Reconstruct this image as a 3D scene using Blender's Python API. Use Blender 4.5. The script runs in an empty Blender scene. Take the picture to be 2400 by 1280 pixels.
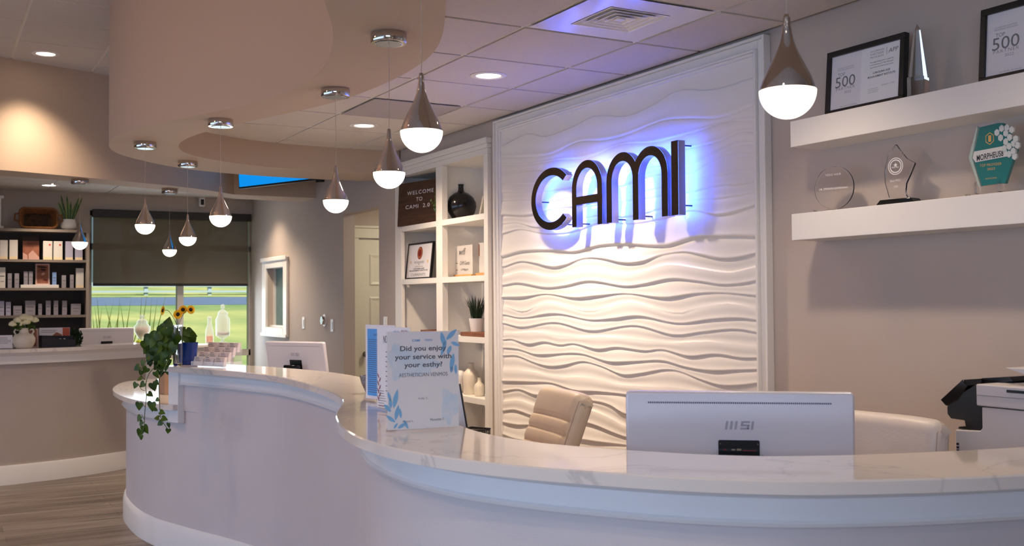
import bpy, bmesh, math, random
from mathutils import Vector, Matrix
random.seed(7)
D = bpy.data
SC = bpy.context.scene
COL = SC.collection
PI = math.pi

# ---------------------------------------------------------------- camera
FPX = 2469.0
EYE = Vector((0, 0, 1.5))
YAW, PITCH, ROLL = math.radians(28.995), math.radians(1.512), math.radians(-0.388)
Fv = Vector((-math.cos(YAW)*math.cos(PITCH), math.sin(YAW)*math.cos(PITCH), math.sin(PITCH)))
Rv0 = Fv.cross(Vector((0, 0, 1))).normalized()
Uv0 = Rv0.cross(Fv)
Rv = Rv0*math.cos(ROLL) + Uv0*math.sin(ROLL)
Uv = Uv0*math.cos(ROLL) - Rv0*math.sin(ROLL)
cam = D.cameras.new('camera')
cam.sensor_width = 36
cam.lens = FPX/2400*36
cam.clip_start = .05
cam.clip_end = 300
cam.dof.use_dof = True
cam.dof.focus_distance = 4.6
cam.dof.aperture_fstop = 6.0
camo = D.objects.new('camera', cam)
COL.objects.link(camo)
M3 = Matrix((Rv, Uv, -Fv)).transposed()
camo.matrix_world = Matrix.Translation(EYE) @ M3.to_4x4()
SC.camera = camo

# ---------------------------------------------------------------- exposure, sky, sun
SC.view_settings.view_transform = 'Standard'
SC.view_settings.look = 'None'
SC.view_settings.gamma = 1
SC.view_settings.use_curve_mapping = False
SC.view_settings.exposure = 0.12
world = D.worlds.new('sky')
SC.world = world
world.use_nodes = True
wn = world.node_tree
for n in list(wn.nodes): wn.nodes.remove(n)
wo = wn.nodes.new('ShaderNodeOutputWorld')
wb = wn.nodes.new('ShaderNodeBackground')
sky = wn.nodes.new('ShaderNodeTexSky')
sky.sky_type = 'HOSEK_WILKIE'
sky.turbidity = 3
sky.sun_direction = Vector((.75, .3, .6)).normalized()
wn.links.new(sky.outputs[0], wb.inputs[0])
wn.links.new(wb.outputs[0], wo.inputs[0])
wb.inputs[1].default_value = 1.1

def light(name, kind, loc, power, color, size=None, size_y=None, rot=(0, 0, 0), spread=None, shape='DISK', angle=None, blend=None):
    l = D.lights.new(name, kind)
    l.energy = power
    l.color = color
    if kind == 'AREA':
        l.shape = shape
        l.size = size
        if size_y: l.size_y = size_y
        if spread: l.spread = spread
    if kind == 'SPOT':
        l.spot_size = angle; l.spot_blend = blend; l.shadow_soft_size = size
    if kind == 'SUN':
        l.angle = math.radians(1)
    if kind == 'POINT':
        l.shadow_soft_size = size
    o = D.objects.new(name, l)
    COL.objects.link(o)
    o.location = loc
    o.rotation_euler = rot
    return o
s = light('sun', 'SUN', (0, 0, 20), 6.2, (1, .93, .8))
s.rotation_euler = Vector((-.75, -.3, -.62)).to_track_quat('-Z', 'Y').to_euler()
# daylight entering the lobby through the storefront windows behind the camera
light('storefront_daylight', 'AREA', (-4.2, -3.3, 1.25), 55, (.48, .66, 1), 8.2, 1.6, (math.radians(78), 0, 0), shape='RECTANGLE', spread=math.radians(130))
light('side_fill', 'AREA', (1.55, -1.3, 1.95), 58, (.56, .70, 1), 3.0, .9, (math.radians(90), 0, math.radians(90)), shape='RECTANGLE')  # added side fill that brightens the computer back and counter signs
light('window_daylight', 'AREA', (-12.30, 2.45, 1.15), 18, (.72, .86, 1), 1.6, 1.0, (math.radians(90), 0, math.radians(-90)), shape='RECTANGLE')
WARM = (1, .77, .56)
light('lobby_warm_fill', 'POINT', (-4.9, -1.0, 2.72), 38, (1, .44, .17), .12)  # added warm fill aimed at tinting the soffit face
KL = 2.75

# ---------------------------------------------------------------- pixel helpers (rays of the calibrated camera meeting real planes)
def ray(px, py): return Fv + (px-1200)/FPX*Rv - (py-640)/FPX*Uv
def at(px, py, X=None, Y=None, Z=None, d=None):
    r = ray(px, py)
    if X is not None: t = X/r.x
    elif Y is not None: t = Y/r.y
    elif Z is not None: t = (Z-1.5)/r.z
    else: t = d
    return EYE + r*t

# ---------------------------------------------------------------- materials
MC = {}
def mat(name, col, rough=.6, metal=0, noise=0, nscale=8, bump=0, bscale=200, spec=None, emit=None, estr=0, trans=0, ior=1.45, alpha=1, coat=0, col2=None, sheen=0, stretch=None):
    if name in MC: return MC[name]
    m = D.materials.new(name); m.use_nodes = True
    nt = m.node_tree; b = nt.nodes['Principled BSDF']
    def lin(c): return tuple(((v/12.92) if v <= .04045 else ((v+.055)/1.055)**2.4) for v in c)
    c = lin(col)
    b.inputs['Base Color'].default_value = (*c, 1)
    b.inputs['Roughness'].default_value = rough
    b.inputs['Metallic'].default_value = metal
    if spec is not None: b.inputs['Specular IOR Level'].default_value = spec
    if coat: b.inputs['Coat Weight'].default_value = coat; b.inputs['Coat Roughness'].default_value = .05
    if trans: b.inputs['Transmission Weight'].default_value = trans; b.inputs['IOR'].default_value = ior
    if alpha < 1: b.inputs['Alpha'].default_value = alpha
    if sheen: b.inputs['Sheen Weight'].default_value = sheen
    if emit:
        b.inputs['Emission Color'].default_value = (*lin(emit), 1)
        b.inputs['Emission Strength'].default_value = estr
    if noise or bump or col2:
        tc = nt.nodes.new('ShaderNodeTexCoord')
        mp = nt.nodes.new('ShaderNodeMapping')
        nt.links.new(tc.outputs['Object'], mp.inputs[0])
        if stretch: mp.inputs['Scale'].default_value = stretch
    if noise or col2:
        n = nt.nodes.new('ShaderNodeTexNoise'); n.inputs['Scale'].default_value = nscale; n.inputs['Detail'].default_value = 5
        nt.links.new(mp.outputs[0], n.inputs[0])
        r = nt.nodes.new('ShaderNodeValToRGB')
        r.color_ramp.elements[0].position = .35; r.color_ramp.elements[1].position = .65
        c2 = lin(col2) if col2 else tuple(v*(1-noise) for v in c)
        r.color_ramp.elements[0].color = (*c2, 1); r.color_ramp.elements[1].color = (*c, 1)
        nt.links.new(n.outputs[0], r.inputs[0]); nt.links.new(r.outputs[0], b.inputs['Base Color'])
    if bump:
        n2 = nt.nodes.new('ShaderNodeTexNoise'); n2.inputs['Scale'].default_value = bscale; n2.inputs['Detail'].default_value = 3
        bp = nt.nodes.new('ShaderNodeBump'); bp.inputs['Strength'].default_value = bump; bp.inputs['Distance'].default_value = .002
        nt.links.new(mp.outputs[0], n2.inputs[0]); nt.links.new(n2.outputs[0], bp.inputs['Height']); nt.links.new(bp.outputs[0], b.inputs['Normal'])
    MC[name] = m
    return m

m_wall = mat('taupe wall paint', (.74, .69, .65), .75, noise=.03, nscale=3, bump=.12, bscale=350)
m_white = mat('white trim paint', (.90, .89, .875), .38)
m_cab = mat('white cabinet paint', (.90, .885, .86), .45)
m_desk = mat('desk pale grey wallcovering', (.82, .80, .81), .55, noise=.05, nscale=2.2, bump=.25, bscale=260)
m_desktrim = mat('desk trim gloss white', (.91, .92, .93), .22)
m_tile = mat('ceiling tile', (.80, .775, .75), .9, noise=.04, nscale=60, bump=.3, bscale=300)
m_grid = mat('ceiling grid white', (.88, .87, .85), .6)
m_soffit = mat('soffit paint', (.735, .655, .575), .7, bump=.08, bscale=300)
m_wave = mat('white wave relief', (.90, .885, .865), .45)
m_chrome = mat('polished chrome', (.80, .78, .77), .06, 1)
m_glow = mat('frosted lamp glass', (1, .97, .92), .4, emit=(1, .93, .84), estr=5.5)
m_disc = mat('downlight lens', (1, 1, 1), .4, emit=(1, .95, .86), estr=9)
m_black = mat('black plastic', (.045, .045, .05), .35)
m_blackgloss = mat('black gloss', (.02, .02, .025), .08)
m_blackframe = mat('black frame wood', (.05, .048, .05), .4)
m_paper = mat('paper', (.93, .92, .93), .7)
m_cert = mat('certificate paper', (.90, .89, .90), .7)
m_ink = mat('dark ink', (.13, .13, .16), .7)
m_inkgrey = mat('grey ink', (.42, .42, .45), .7)
m_inkblue = mat('light blue ink', (.45, .72, .90), .7)
m_inkblue2 = mat('mid blue ink', (.25, .55, .82), .7)
m_wash = mat('pale blue wash', (.80, .88, .94), .7, noise=.0, col2=(.88, .90, .94), nscale=30)
m_clear = mat('clear acrylic', (1, 1, 1), .02, trans=1, ior=1.2)
m_glass = mat('clear glass', (1, 1, 1), .01, trans=1, ior=1.45)
m_pc = mat('computer shell white', (.86, .85, .88), .32, metal=.15)
m_pclogo = mat('computer logo grey', (.66, .65, .70), .4)
m_hole = mat('vent slots', (.30, .30, .42), .6)
m_metal = mat('brushed dark nickel', (.38, .35, .33), .22, 1, bump=.1, bscale=120)
m_return = mat('letter return metal', (.60, .58, .58), .3, 1)
m_led = mat('blue LED', (.3, .4, 1), .5, emit=(.24, .38, 1), estr=24)
m_leather = mat('cream leather', (.86, .79, .70), .45, noise=.04, nscale=15, bump=.2, bscale=150)
m_leatherw = mat('white leather', (.88, .84, .81), .42, noise=.03, nscale=15, bump=.2, bscale=150)
m_wood = mat('walnut', (.33, .22, .15), .5, col2=(.22, .14, .09), nscale=7, stretch=(1, 8, 12))
m_woodlt = mat('light oak', (.80, .62, .40), .5, col2=(.72, .53, .32), nscale=9)
m_woodmid = mat('acacia board', (.52, .30, .16), .45, col2=(.38, .20, .10), nscale=12, stretch=(1, 6, 6))
m_ceram = mat('cream ceramic', (.88, .84, .77), .35, noise=.05, nscale=20)
m_potw = mat('white ceramic', (.90, .88, .86), .3)
m_green = mat('pothos leaf', (.27, .38, .07), .45, col2=(.13, .24, .05), nscale=14, spec=.3)
m_stem = mat('green stem', (.25, .33, .14), .55)
m_grass = mat('faux grass', (.16, .25, .12), .55, col2=(.08, .15, .07), nscale=30)
m_soil = mat('soil', (.14, .10, .08), .95)
m_navy = mat('navy glazed pot', (.03, .20, .55), .25, noise=.3, nscale=10)
m_mesh = mat('black wire', (.03, .03, .03), .45)
m_prn = mat('printer shell', (.80, .785, .79), .5)
m_shelfpaint = mat('bookcase taupe', (.52, .48, .45), .6)
m_shelfdark = mat('bookcase dark back', (.24, .215, .205), .7)
m_tan = mat('kraft tan', (.62, .50, .40), .8, noise=.1, nscale=20)
m_teal = mat('teal acrylic', (.05, .46, .46), .18, coat=.4)
m_gold = mat('gold print', (.78, .64, .36), .35, .6)
m_frost = mat('etched frosting', (.95, .94, .93), .8, alpha=.95)
m_alum = mat('window frame pale grey', (.78, .75, .71), .45, 0)
m_plate = mat('switch plate white', (.92, .91, .89), .4)

def marble():
    m = D.materials.new('white quartz'); m.use_nodes = True
    nt = m.node_tree; b = nt.nodes['Principled BSDF']
    tc = nt.nodes.new('ShaderNodeTexCoord')
    n1 = nt.nodes.new('ShaderNodeTexNoise'); n1.inputs['Scale'].default_value = 1.6; n1.inputs['Detail'].default_value = 8; n1.inputs['Distortion'].default_value = 1.2
    nt.links.new(tc.outputs['Object'], n1.inputs[0])
    mth = nt.nodes.new('ShaderNodeMath'); mth.operation = 'SUBTRACT'; mth.inputs[1].default_value = .5
    ab = nt.nodes.new('ShaderNodeMath'); ab.operation = 'ABSOLUTE'
    nt.links.new(n1.outputs[0], mth.inputs[0]); nt.links.new(mth.outputs[0], ab.inputs[0])
    r = nt.nodes.new('ShaderNodeValToRGB')
    r.color_ramp.elements[0].position = 0; r.color_ramp.elements[0].color = (.46, .44, .43, 1)
    r.color_ramp.elements[1].position = .012; r.color_ramp.elements[1].color = (.75, .70, .65, 1)
    nt.links.new(ab.outputs[0], r.inputs[0])
    n2 = nt.nodes.new('ShaderNodeTexNoise'); n2.inputs['Scale'].default_value = 3
    mx = nt.nodes.new('ShaderNodeMixRGB'); mx.inputs[2].default_value = (.76, .71, .66, 1)
    nt.links.new(tc.outputs['Object'], n2.inputs[0]); nt.links.new(n2.outputs[0], mx.inputs[0]); nt.links.new(r.outputs[0], mx.inputs[1])
    nt.links.new(mx.outputs[0], b.inputs['Base Color'])
    b.inputs['Roughness'].default_value = .07
    b.inputs['Specular IOR Level'].default_value = .6
    return m
m_quartz = marble()

def plank():
    m = D.materials.new('grey oak plank floor'); m.use_nodes = True
    nt = m.node_tree; b = nt.nodes['Principled BSDF']
    tc = nt.nodes.new('ShaderNodeTexCoord'); mp = nt.nodes.new('ShaderNodeMapping')
    mp.inputs['Rotation'].default_value = (0, 0, math.radians(90))
    nt.links.new(tc.outputs['Object'], mp.inputs[0])
    br = nt.nodes.new('ShaderNodeTexBrick')
    br.inputs['Scale'].default_value = 1; br.inputs['Brick Width'].default_value = 1.2; br.inputs['Row Height'].default_value = .18
    br.inputs['Mortar Size'].default_value = .0015; br.offset = .37
    br.inputs['Color1'].default_value = (.20, .165, .14, 1); br.inputs['Color2'].default_value = (.29, .25, .22, 1); br.inputs['Mortar'].default_value = (.09, .07, .06, 1)
    nt.links.new(mp.outputs[0], br.inputs[0])
    mp2 = nt.nodes.new('ShaderNodeMapping'); mp2.inputs['Scale'].default_value = (16, .9, 1)
    nt.links.new(tc.outputs['Object'], mp2.inputs[0])
    n = nt.nodes.new('ShaderNodeTexNoise'); n.inputs['Scale'].default_value = 1.4; n.inputs['Detail'].default_value = 9; n.inputs['Distortion'].default_value = .6
    nt.links.new(mp2.outputs[0], n.inputs[0])
    r = nt.nodes.new('ShaderNodeValToRGB'); r.color_ramp.elements[0].position = .3; r.color_ramp.elements[0].color = (.50, .46, .43, 1)
    r.color_ramp.elements[1].position = .7; r.color_ramp.elements[1].color = (1.25, 1.22, 1.18, 1)
    nt.links.new(n.outputs[0], r.inputs[0])
    mx = nt.nodes.new('ShaderNodeMixRGB'); mx.blend_type = 'MULTIPLY'; mx.inputs[0].default_value = 1
    nt.links.new(br.outputs[0], mx.inputs[1]); nt.links.new(r.outputs[0], mx.inputs[2]); nt.links.new(mx.outputs[0], b.inputs['Base Color'])
    b.inputs['Roughness'].default_value = .42
    return m
m_floor = plank()

# ---------------------------------------------------------------- mesh builder
class MB:
    def __init__(s): s.v = []; s.f = []
    def add(s, vs, fs):
        o = len(s.v); s.v += [tuple(v) for v in vs]; s.f += [tuple(i+o for i in f) for f in fs]; return s
    def box(s, x0, x1, y0, y1, z0, z1):
        return s.add([(x0,y0,z0),(x1,y0,z0),(x1,y1,z0),(x0,y1,z0),(x0,y0,z1),(x1,y0,z1),(x1,y1,z1),(x0,y1,z1)],
                     [(0,3,2,1),(4,5,6,7),(0,1,5,4),(1,2,6,5),(2,3,7,6),(3,0,4,7)])
    def prism(s, poly, a, b, axis='z'):
        n = len(poly)
        def P(p, h): return (p[0],p[1],h) if axis == 'z' else ((p[0],h,p[1]) if axis == 'y' else (h,p[0],p[1]))
        return s.add([P(p,a) for p in poly]+[P(p,b) for p in poly],
                     [tuple(range(n))[::-1], tuple(range(n,2*n))]+[(i,(i+1)%n,(i+1)%n+n,i+n) for i in range(n)])
    def lathe(s, prof, c=(0,0,0), seg=32, axis='z'):
        vs = []; fs = []; n = len(prof)
        for i in range(seg):
            a = 2*PI*i/seg
            for r,z in prof:
                p = (r*math.cos(a), r*math.sin(a), z)
                if axis == 'y': p = (p[0], p[2], p[1])
                if axis == 'x': p = (p[2], p[0], p[1])
                vs.append((c[0]+p[0], c[1]+p[1], c[2]+p[2]))
        for i in range(seg):
            j = (i+1)%seg
            for k in range(n-1): fs.append((i*n+k, j*n+k, j*n+k+1, i*n+k+1))
        return s.add(vs, fs)
    def tube(s, pts, r, seg=8, cap=True):
        pts = [Vector(p) for p in pts]; n = len(pts)
        rs = r if isinstance(r, (list,tuple)) else [r]*n
        vs = []; fs = []; up = Vector((0,0,1))
        t0 = (pts[1]-pts[0]).normalized()
        if abs(t0.z) > .9: up = Vector((1,0,0))
        nrm = t0.cross(up).normalized()
        for i,p in enumerate(pts):
            t = (pts[min(i+1,n-1)]-pts[max(i-1,0)]).normalized()
            nrm = (nrm - t*nrm.dot(t)).normalized(); bi = t.cross(nrm)
            for k in range(seg):
                a = 2*PI*k/seg; vs.append(p+(nrm*math.cos(a)+bi*math.sin(a))*rs[i])
        for i in range(n-1):
            for k in range(seg):
                k2 = (k+1)%seg; fs.append((i*seg+k, i*seg+k2, (i+1)*seg+k2, (i+1)*seg+k))
        if cap: fs.append(tuple(range(seg))[::-1]); fs.append(tuple(range((n-1)*seg, n*seg)))
        return s.add(vs, fs)
    def sweep(s, path, prof, closed_prof=True, closed_path=False):
        """path: list of (x,y); prof: list of (offset to the left, z)"""
        n = len(path); m = len(prof); nr = normals(path, closed_path); vs = []; fs = []
        for i in range(n):
            for o,z in prof: vs.append((path[i][0]+nr[i][0]*o, path[i][1]+nr[i][1]*o, z))
        R = n if closed_path else n-1
        for i in range(R):
            i2 = (i+1)%n
            for k in range(m if closed_prof else m-1):
                k2 = (k+1)%m; fs.append((i*m+k, i2*m+k, i2*m+k2, i*m+k2))
        if not closed_path and closed_prof: fs.append(tuple(range(m))); fs.append(tuple(range((n-1)*m, n*m))[::-1])
        return s.add(vs, fs)
    def build(s, name, material, parent=None, smooth=False, bevel=0, autos=None, seg=2, recalc=True, subsurf=0):
        me = D.meshes.new(name)
        me.from_pydata(s.v, [], s.f)
        me.validate()
        if recalc:
            bm = bmesh.new(); bm.from_mesh(me); bmesh.ops.recalc_face_normals(bm, faces=bm.faces); bm.to_mesh(me); bm.free()
        me.materials.append(material)
        o = D.objects.new(name, me); COL.objects.link(o)
        if parent: o.parent = parent
        if smooth:
            for p in me.polygons: p.use_smooth = True
            if autos is not None:
                try: me.set_sharp_from_angle(angle=math.radians(autos))
                except Exception: pass
        if bevel:
            b = o.modifiers.new('bevel', 'BEVEL'); b.width = bevel; b.segments = seg; b.limit_method = 'ANGLE'; b.angle_limit = math.radians(40)
            for p in me.polygons: p.use_smooth = True
            try: me.set_sharp_from_angle(angle=math.radians(35))
            except Exception: pass
        if subsurf:
            b = o.modifiers.new('sub', 'SUBSURF'); b.levels = subsurf; b.render_levels = subsurf
        return o
def normals(path, closed=False):
    n = len(path); out = []
    for i in range(n):
        a = path[(i-1)%n] if closed else path[max(i-1,0)]; b = path[(i+1)%n] if closed else path[min(i+1,n-1)]
        dx, dy = b[0]-a[0], b[1]-a[1]; l = math.hypot(dx,dy) or 1
        out.append((-dy/l, dx/l))
    return out
def offset(path, d, closed=False):
    nr = normals(path, closed); return [(p[0]+n[0]*d, p[1]+n[1]*d) for p,n in zip(path,nr)]
def spline(pts, n=10, smooth=2):
    out = []
    P = [pts[0]]+list(pts)+[pts[-1]]
    for i in range(1, len(P)-2):
        for k in range(n):
            t = k/n; q = []
            for c in range(len(pts[0])):
                a,b,c2,d = P[i-1][c],P[i][c],P[i+1][c],P[i+2][c]
                q.append(.5*((2*b)+(-a+c2)*t+(2*a-5*b+4*c2-d)*t*t+(-a+3*b-3*c2+d)*t**3))
            out.append(tuple(q))
    out.append(tuple(pts[-1]))
    for _ in range(smooth*n):
        out = [out[0]]+[tuple((a+2*b+c)/4 for a,b,c in zip(out[i-1],out[i],out[i+1])) for i in range(1,len(out)-1)]+[out[-1]]
    return out
def resample(path, n):
    L = [0]
    for a,b in zip(path,path[1:]): L.append(L[-1]+math.dist(a,b))
    out = []; j = 0
    for i in range(n):
        s_ = L[-1]*i/(n-1)
        while j < len(L)-2 and L[j+1] < s_: j += 1
        t = (s_-L[j])/max(1e-9, L[j+1]-L[j]); out.append(tuple(a+(b-a)*t for a,b in zip(path[j],path[j+1])))
    return out

# ---------------------------------------------------------------- scene tree helpers
def tag(o, label=None, cat=None, group=None, kind=None):
    if label: o['label'] = label
    if cat: o['category'] = cat
    if group: o['group'] = group
    if kind: o['kind'] = kind
    return o
def struct(o): o['kind'] = 'structure'; return o
def thing(name, label, cat, loc=(0,0,0), rz=0, rx=0, group=None):
    o = D.objects.new(name, None); COL.objects.link(o); o.empty_display_size = .1
    o.location = loc; o.rotation_euler = (rx, 0, rz)
    return tag(o, label, cat, group)
def copy_tree(o, parent=None):
    c = o.copy(); COL.objects.link(c)
    if parent: c.parent = parent
    for ch in list(o.children): copy_tree(ch, c)
    return c
_tc = {}
def text_geo(s, bold=False, spacing=1.0, shear=0):
    key = (s,bold,spacing,shear)
    if key in _tc: return _tc[key]
    cu = D.curves.new('t', 'FONT'); cu.body = s; cu.size = 1; cu.resolution_u = 3; cu.space_character = spacing; cu.shear = shear
    cu.align_x = 'LEFT'
    if bold: cu.offset = .018
    ob = D.objects.new('t', cu); COL.objects.link(ob)
    me = D.meshes.new_from_object(ob)
    vs = [tuple(v.co) for v in me.vertices]; fs = [tuple(p.vertices) for p in me.polygons]
    D.objects.remove(ob); D.curves.remove(cu); D.meshes.remove(me)
    _tc[key] = (vs, fs); return _tc[key]
def text(mb, s, cx, cz, w, h=None, y=0, bold=False, spacing=1.0, shear=0, align='c', plane='xz'):
    """write s into the mesh, centred on (cx,cz), w wide; letter height follows unless h is given"""
    vs, fs = text_geo(s, bold, spacing, shear)
    if not vs: return mb
    xs = [v[0] for v in vs]; ys = [v[1] for v in vs]
    x0,x1,y0,y1 = min(xs),max(xs),min(ys),max(ys)
    sx = w/(x1-x0); sy = h/(y1-y0) if h else sx
    ox = cx-w/2 if align == 'c' else cx
    oz = cz-(y1-y0)*sy/2
    return mb.add([(ox+(v[0]-x0)*sx, y, oz+(v[1]-y0)*sy) for v in vs], fs)
def lines(mb, x0, x1, z0, z1, n, th, y, seed=1, ragged=.25):
    rnd = random.Random(seed)
    for i in range(n):
        z = z1-(z1-z0)*(i+.5)/n; xe = x1-(x1-x0)*rnd.random()*ragged
        mb.add([(x0,y,z-th/2),(xe,y,z-th/2),(xe,y,z+th/2),(x0,y,z+th/2)], [(0,1,2,3)])
    return mb
def rrect(w, h, r, n=5, cx=0, cz=0):
    pts = []
    for sx,sz,a0 in ((1,1,0),(-1,1,90),(-1,-1,180),(1,-1,270)):
        for k in range(n+1):
            a = math.radians(a0+90*k/n); pts.append((cx+sx*(w/2-r)+r*math.cos(a), cz+sz*(h/2-r)+r*math.sin(a)))
    return pts
def ring_frame(w, h, b):   # rectangle outline prism faces in xz, as 4 bars
    return [(-w/2, w/2, h-b, h), (-w/2, w/2, 0, b), (-w/2, -w/2+b, b, h-b), (w/2-b, w/2, b, h-b)]
def in_poly(p, poly):
    x,y = p; c = False; j = len(poly)-1
    for i in range(len(poly)):
        xi,yi = poly[i][:2]; xj,yj = poly[j][:2]
        if (yi > y) != (yj > y) and x < (xj-xi)*(y-yi)/(yj-yi)+xi: c = not c
        j = i
    return c

ZC, ZH, ZS = 2.72, 3.40, 2.53          # reception ceiling, lobby ceiling, soffit underside
YW = 3.35                               # sign wall
XL, XR, YF = -12.4, 1.7, -3.5
# ================================================================ SHELL
struct(MB().box(XL-.2, XR+.2, YF-.2, 6, -.08, 0).build('floor', m_floor))
w = MB()
wt = .11
OX0, OX1, OZ = -9.25, -8.375, 2.31       # corridor opening
NX0, NX1 = -7.90, -6.35                  # shelving niche
PX0, PX1, PZ0, PZ1 = -11.72, -11.06, 1.225, 1.88   # pass-through window
w.box(XL-.2, PX0, YW, YW+wt, 0, ZH); w.box(PX0, PX1, YW, YW+wt, 0, PZ0); w.box(PX0, PX1, YW, YW+wt, PZ1, ZH)
w.box(PX1, OX0, YW, YW+wt, 0, ZH); w.box(OX0, OX1, YW, YW+wt, OZ, ZH); w.box(OX1, NX0, YW, YW+wt, 0, ZH)
w.box(NX0, NX1, YW, YW+wt, 2.56, ZH); w.box(NX1, XR+.2, YW, YW+wt, 0, ZH)
struct(w.build('wall_back', m_wall))
# window wall with a big opening
WY0, WY1, WZ0, WZ1 = 1.555, 3.345, .30, 2.53
w = MB(); w.box(XL-.2, XL, YF, WY0, 0, ZH).box(XL-.2, XL, WY1, YW, 0, ZH).box(XL-.2, XL, WY0, WY1, 0, WZ0).box(XL-.2, XL, WY0, WY1, WZ1, ZH)
struct(w.build('wall_left', m_wall))
struct(MB().box(XR, XR+.15, YF, -2.9, 0, ZH).box(XR, XR+.15, .3, YW, 0, ZH).box(XR, XR+.15, -2.9, .3, 0, .5).box(XR, XR+.15, -2.9, .3, 2.5, ZH).build('wall_right', m_wall))
rwf = MB().box(XR+.03,XR+.10,-2.9,-2.84,.5,2.5).box(XR+.03,XR+.10,.24,.3,.5,2.5).box(XR+.03,XR+.10,-1.33,-1.27,.5,2.5).box(XR+.03,XR+.10,-2.84,.24,.5,.56).box(XR+.03,XR+.10,-2.84,.24,2.44,2.5)
w4 = struct(rwf.build('window_added', m_alum)); MB().box(XR+.06,XR+.065,-2.84,.24,.56,2.44).build('pane', m_glass, w4)  # unseen window, added to go with the side fill light
# front wall: storefront glazing behind the camera
w = MB(); w.box(XL-.2, -8.4, YF-.15, YF, 0, ZH).box(0, XR+.2, YF-.15, YF, 0, ZH).box(-8.4, 0, YF-.15, YF, 0, .4).box(-8.4, 0, YF-.15, YF, 2.7, ZH)
struct(w.build('wall_front', m_wall))
sf = MB()
for i in range(6):
    x = -8.4+8.4*i/5; sf.box(max(-8.4, x-.04), min(0, x+.04), YF-.1, YF-.03, .4, 2.7)
sf.box(-8.4, 0, YF-.1, YF-.03, .4, .46).box(-8.4, 0, YF-.1, YF-.03, 2.64, 2.7)
win2 = struct(sf.build('window_2', m_alum))
MB().box(-8.4, 0, YF-.07, YF-.065, .46, 2.64).build('pane', m_glass, win2)
struct(MB().box(XL, XR, YW-.015, YW, 0, .14).build('baseboard_back', m_white)) if False else None

# soffit ribbon following the desk
outer_pts = [(-.95,3.34),(-1.0,2.7),(-1.15,2.0),(-1.45,1.42),(-1.9,1.08),(-2.4,.95),(-2.9,1.0),(-3.42,1.17),(-3.73,1.31),(-4.18,1.46),(-4.6,1.535),(-5.0,1.54),(-5.45,1.44),(-5.87,1.28),(-6.2,1.15),(-6.5,1.055),(-6.8,1.008),(-7.04,1.0),(-7.33,1.035),(-7.62,1.13),(-7.9,1.33),(-8.18,1.6),(-8.36,1.9),(-8.46,2.32),(-8.49,2.69),(-8.47,3.04),(-8.42,3.34)]
inner_pts = [(-1.42,3.34),(-1.47,2.7),(-1.6,2.1),(-1.85,1.68),(-2.2,1.45),(-2.6,1.38),(-3.0,1.45),(-3.23,1.54),(-3.45,1.64),(-3.7,1.745),(-3.97,1.83),(-4.3,1.875),(-4.65,1.88),(-5.0,1.85),(-5.3,1.795),(-5.7,1.67),(-6.05,1.555),(-6.4,1.46),(-6.72,1.41),(-7.05,1.42),(-7.4,1.54),(-7.66,1.79),(-7.85,2.15),(-7.92,2.5),(-7.93,2.85),(-7.90,3.34)]
outer = resample(spline(outer_pts, 8, 1), 160); inner = resample(spline(inner_pts, 8, 1), 160)
b = MB(); n = 160
vs = []
for o_, i_ in zip(outer, inner): vs += [(o_[0],o_[1],ZS),(i_[0],i_[1],ZS),(i_[0],i_[1],ZH+.01),(o_[0],o_[1],ZH+.01)]
fs = []
for i in range(n-1):
    for k in range(4): fs.append((i*4+k, (i+1)*4+k, (i+1)*4+(k+1)%4, i*4+(k+1)%4))
fs += [(0,1,2,3), tuple((n-1)*4+k for k in (3,2,1,0))]
b.add(vs, fs)
so = b.build('wall_soffit', m_soffit, smooth=True, autos=40); struct(so)
# bulkhead between lobby and retail room
bk_pts = [(-8.87,YF+.0),(-8.86,-2.5),(-8.86,-1.5),(-8.87,-.5),(-8.90,.1),(-8.94,.48),(-9.055,.79),(-9.18,1.11),(-9.36,1.52),(-9.55,1.93),(-9.80,2.28),(-10.03,2.54)]
bk = spline(bk_pts, 6, 1)+[(-10.04,2.8),(-10.04,YW)]
bk = [bk[0]]+[p for p in bk[1:]]
poly = bk+[(-10.42,YW),(-10.42,2.75)]+[(p[0]-.42,p[1]+.10) for p in reversed(bk[:-3])]
poly[-1] = (poly[-1][0], YF)
bl = MB(); nb = len(bk)
vs = []
bb = [(p[0]-.42, min(YW, p[1]+.1) if i else YF) for i,p in enumerate(bk)]
for a,c in zip(bk,bb): vs += [(a[0],a[1],ZS),(c[0],c[1],ZS),(c[0],c[1],ZH+.01),(a[0],a[1],ZH+.01)]
fs = []
for i in range(nb-1):
    for k in range(4): fs.append((i*4+k, (i+1)*4+k, (i+1)*4+(k+1)%4, i*4+(k+1)%4))
fs += [(0,1,2,3), tuple((nb-1)*4+k for k in (3,2,1,0))]
bl.add(vs, fs)
struct(bl.build('wall_bulkhead', m_soffit, smooth=True, autos=30))

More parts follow.
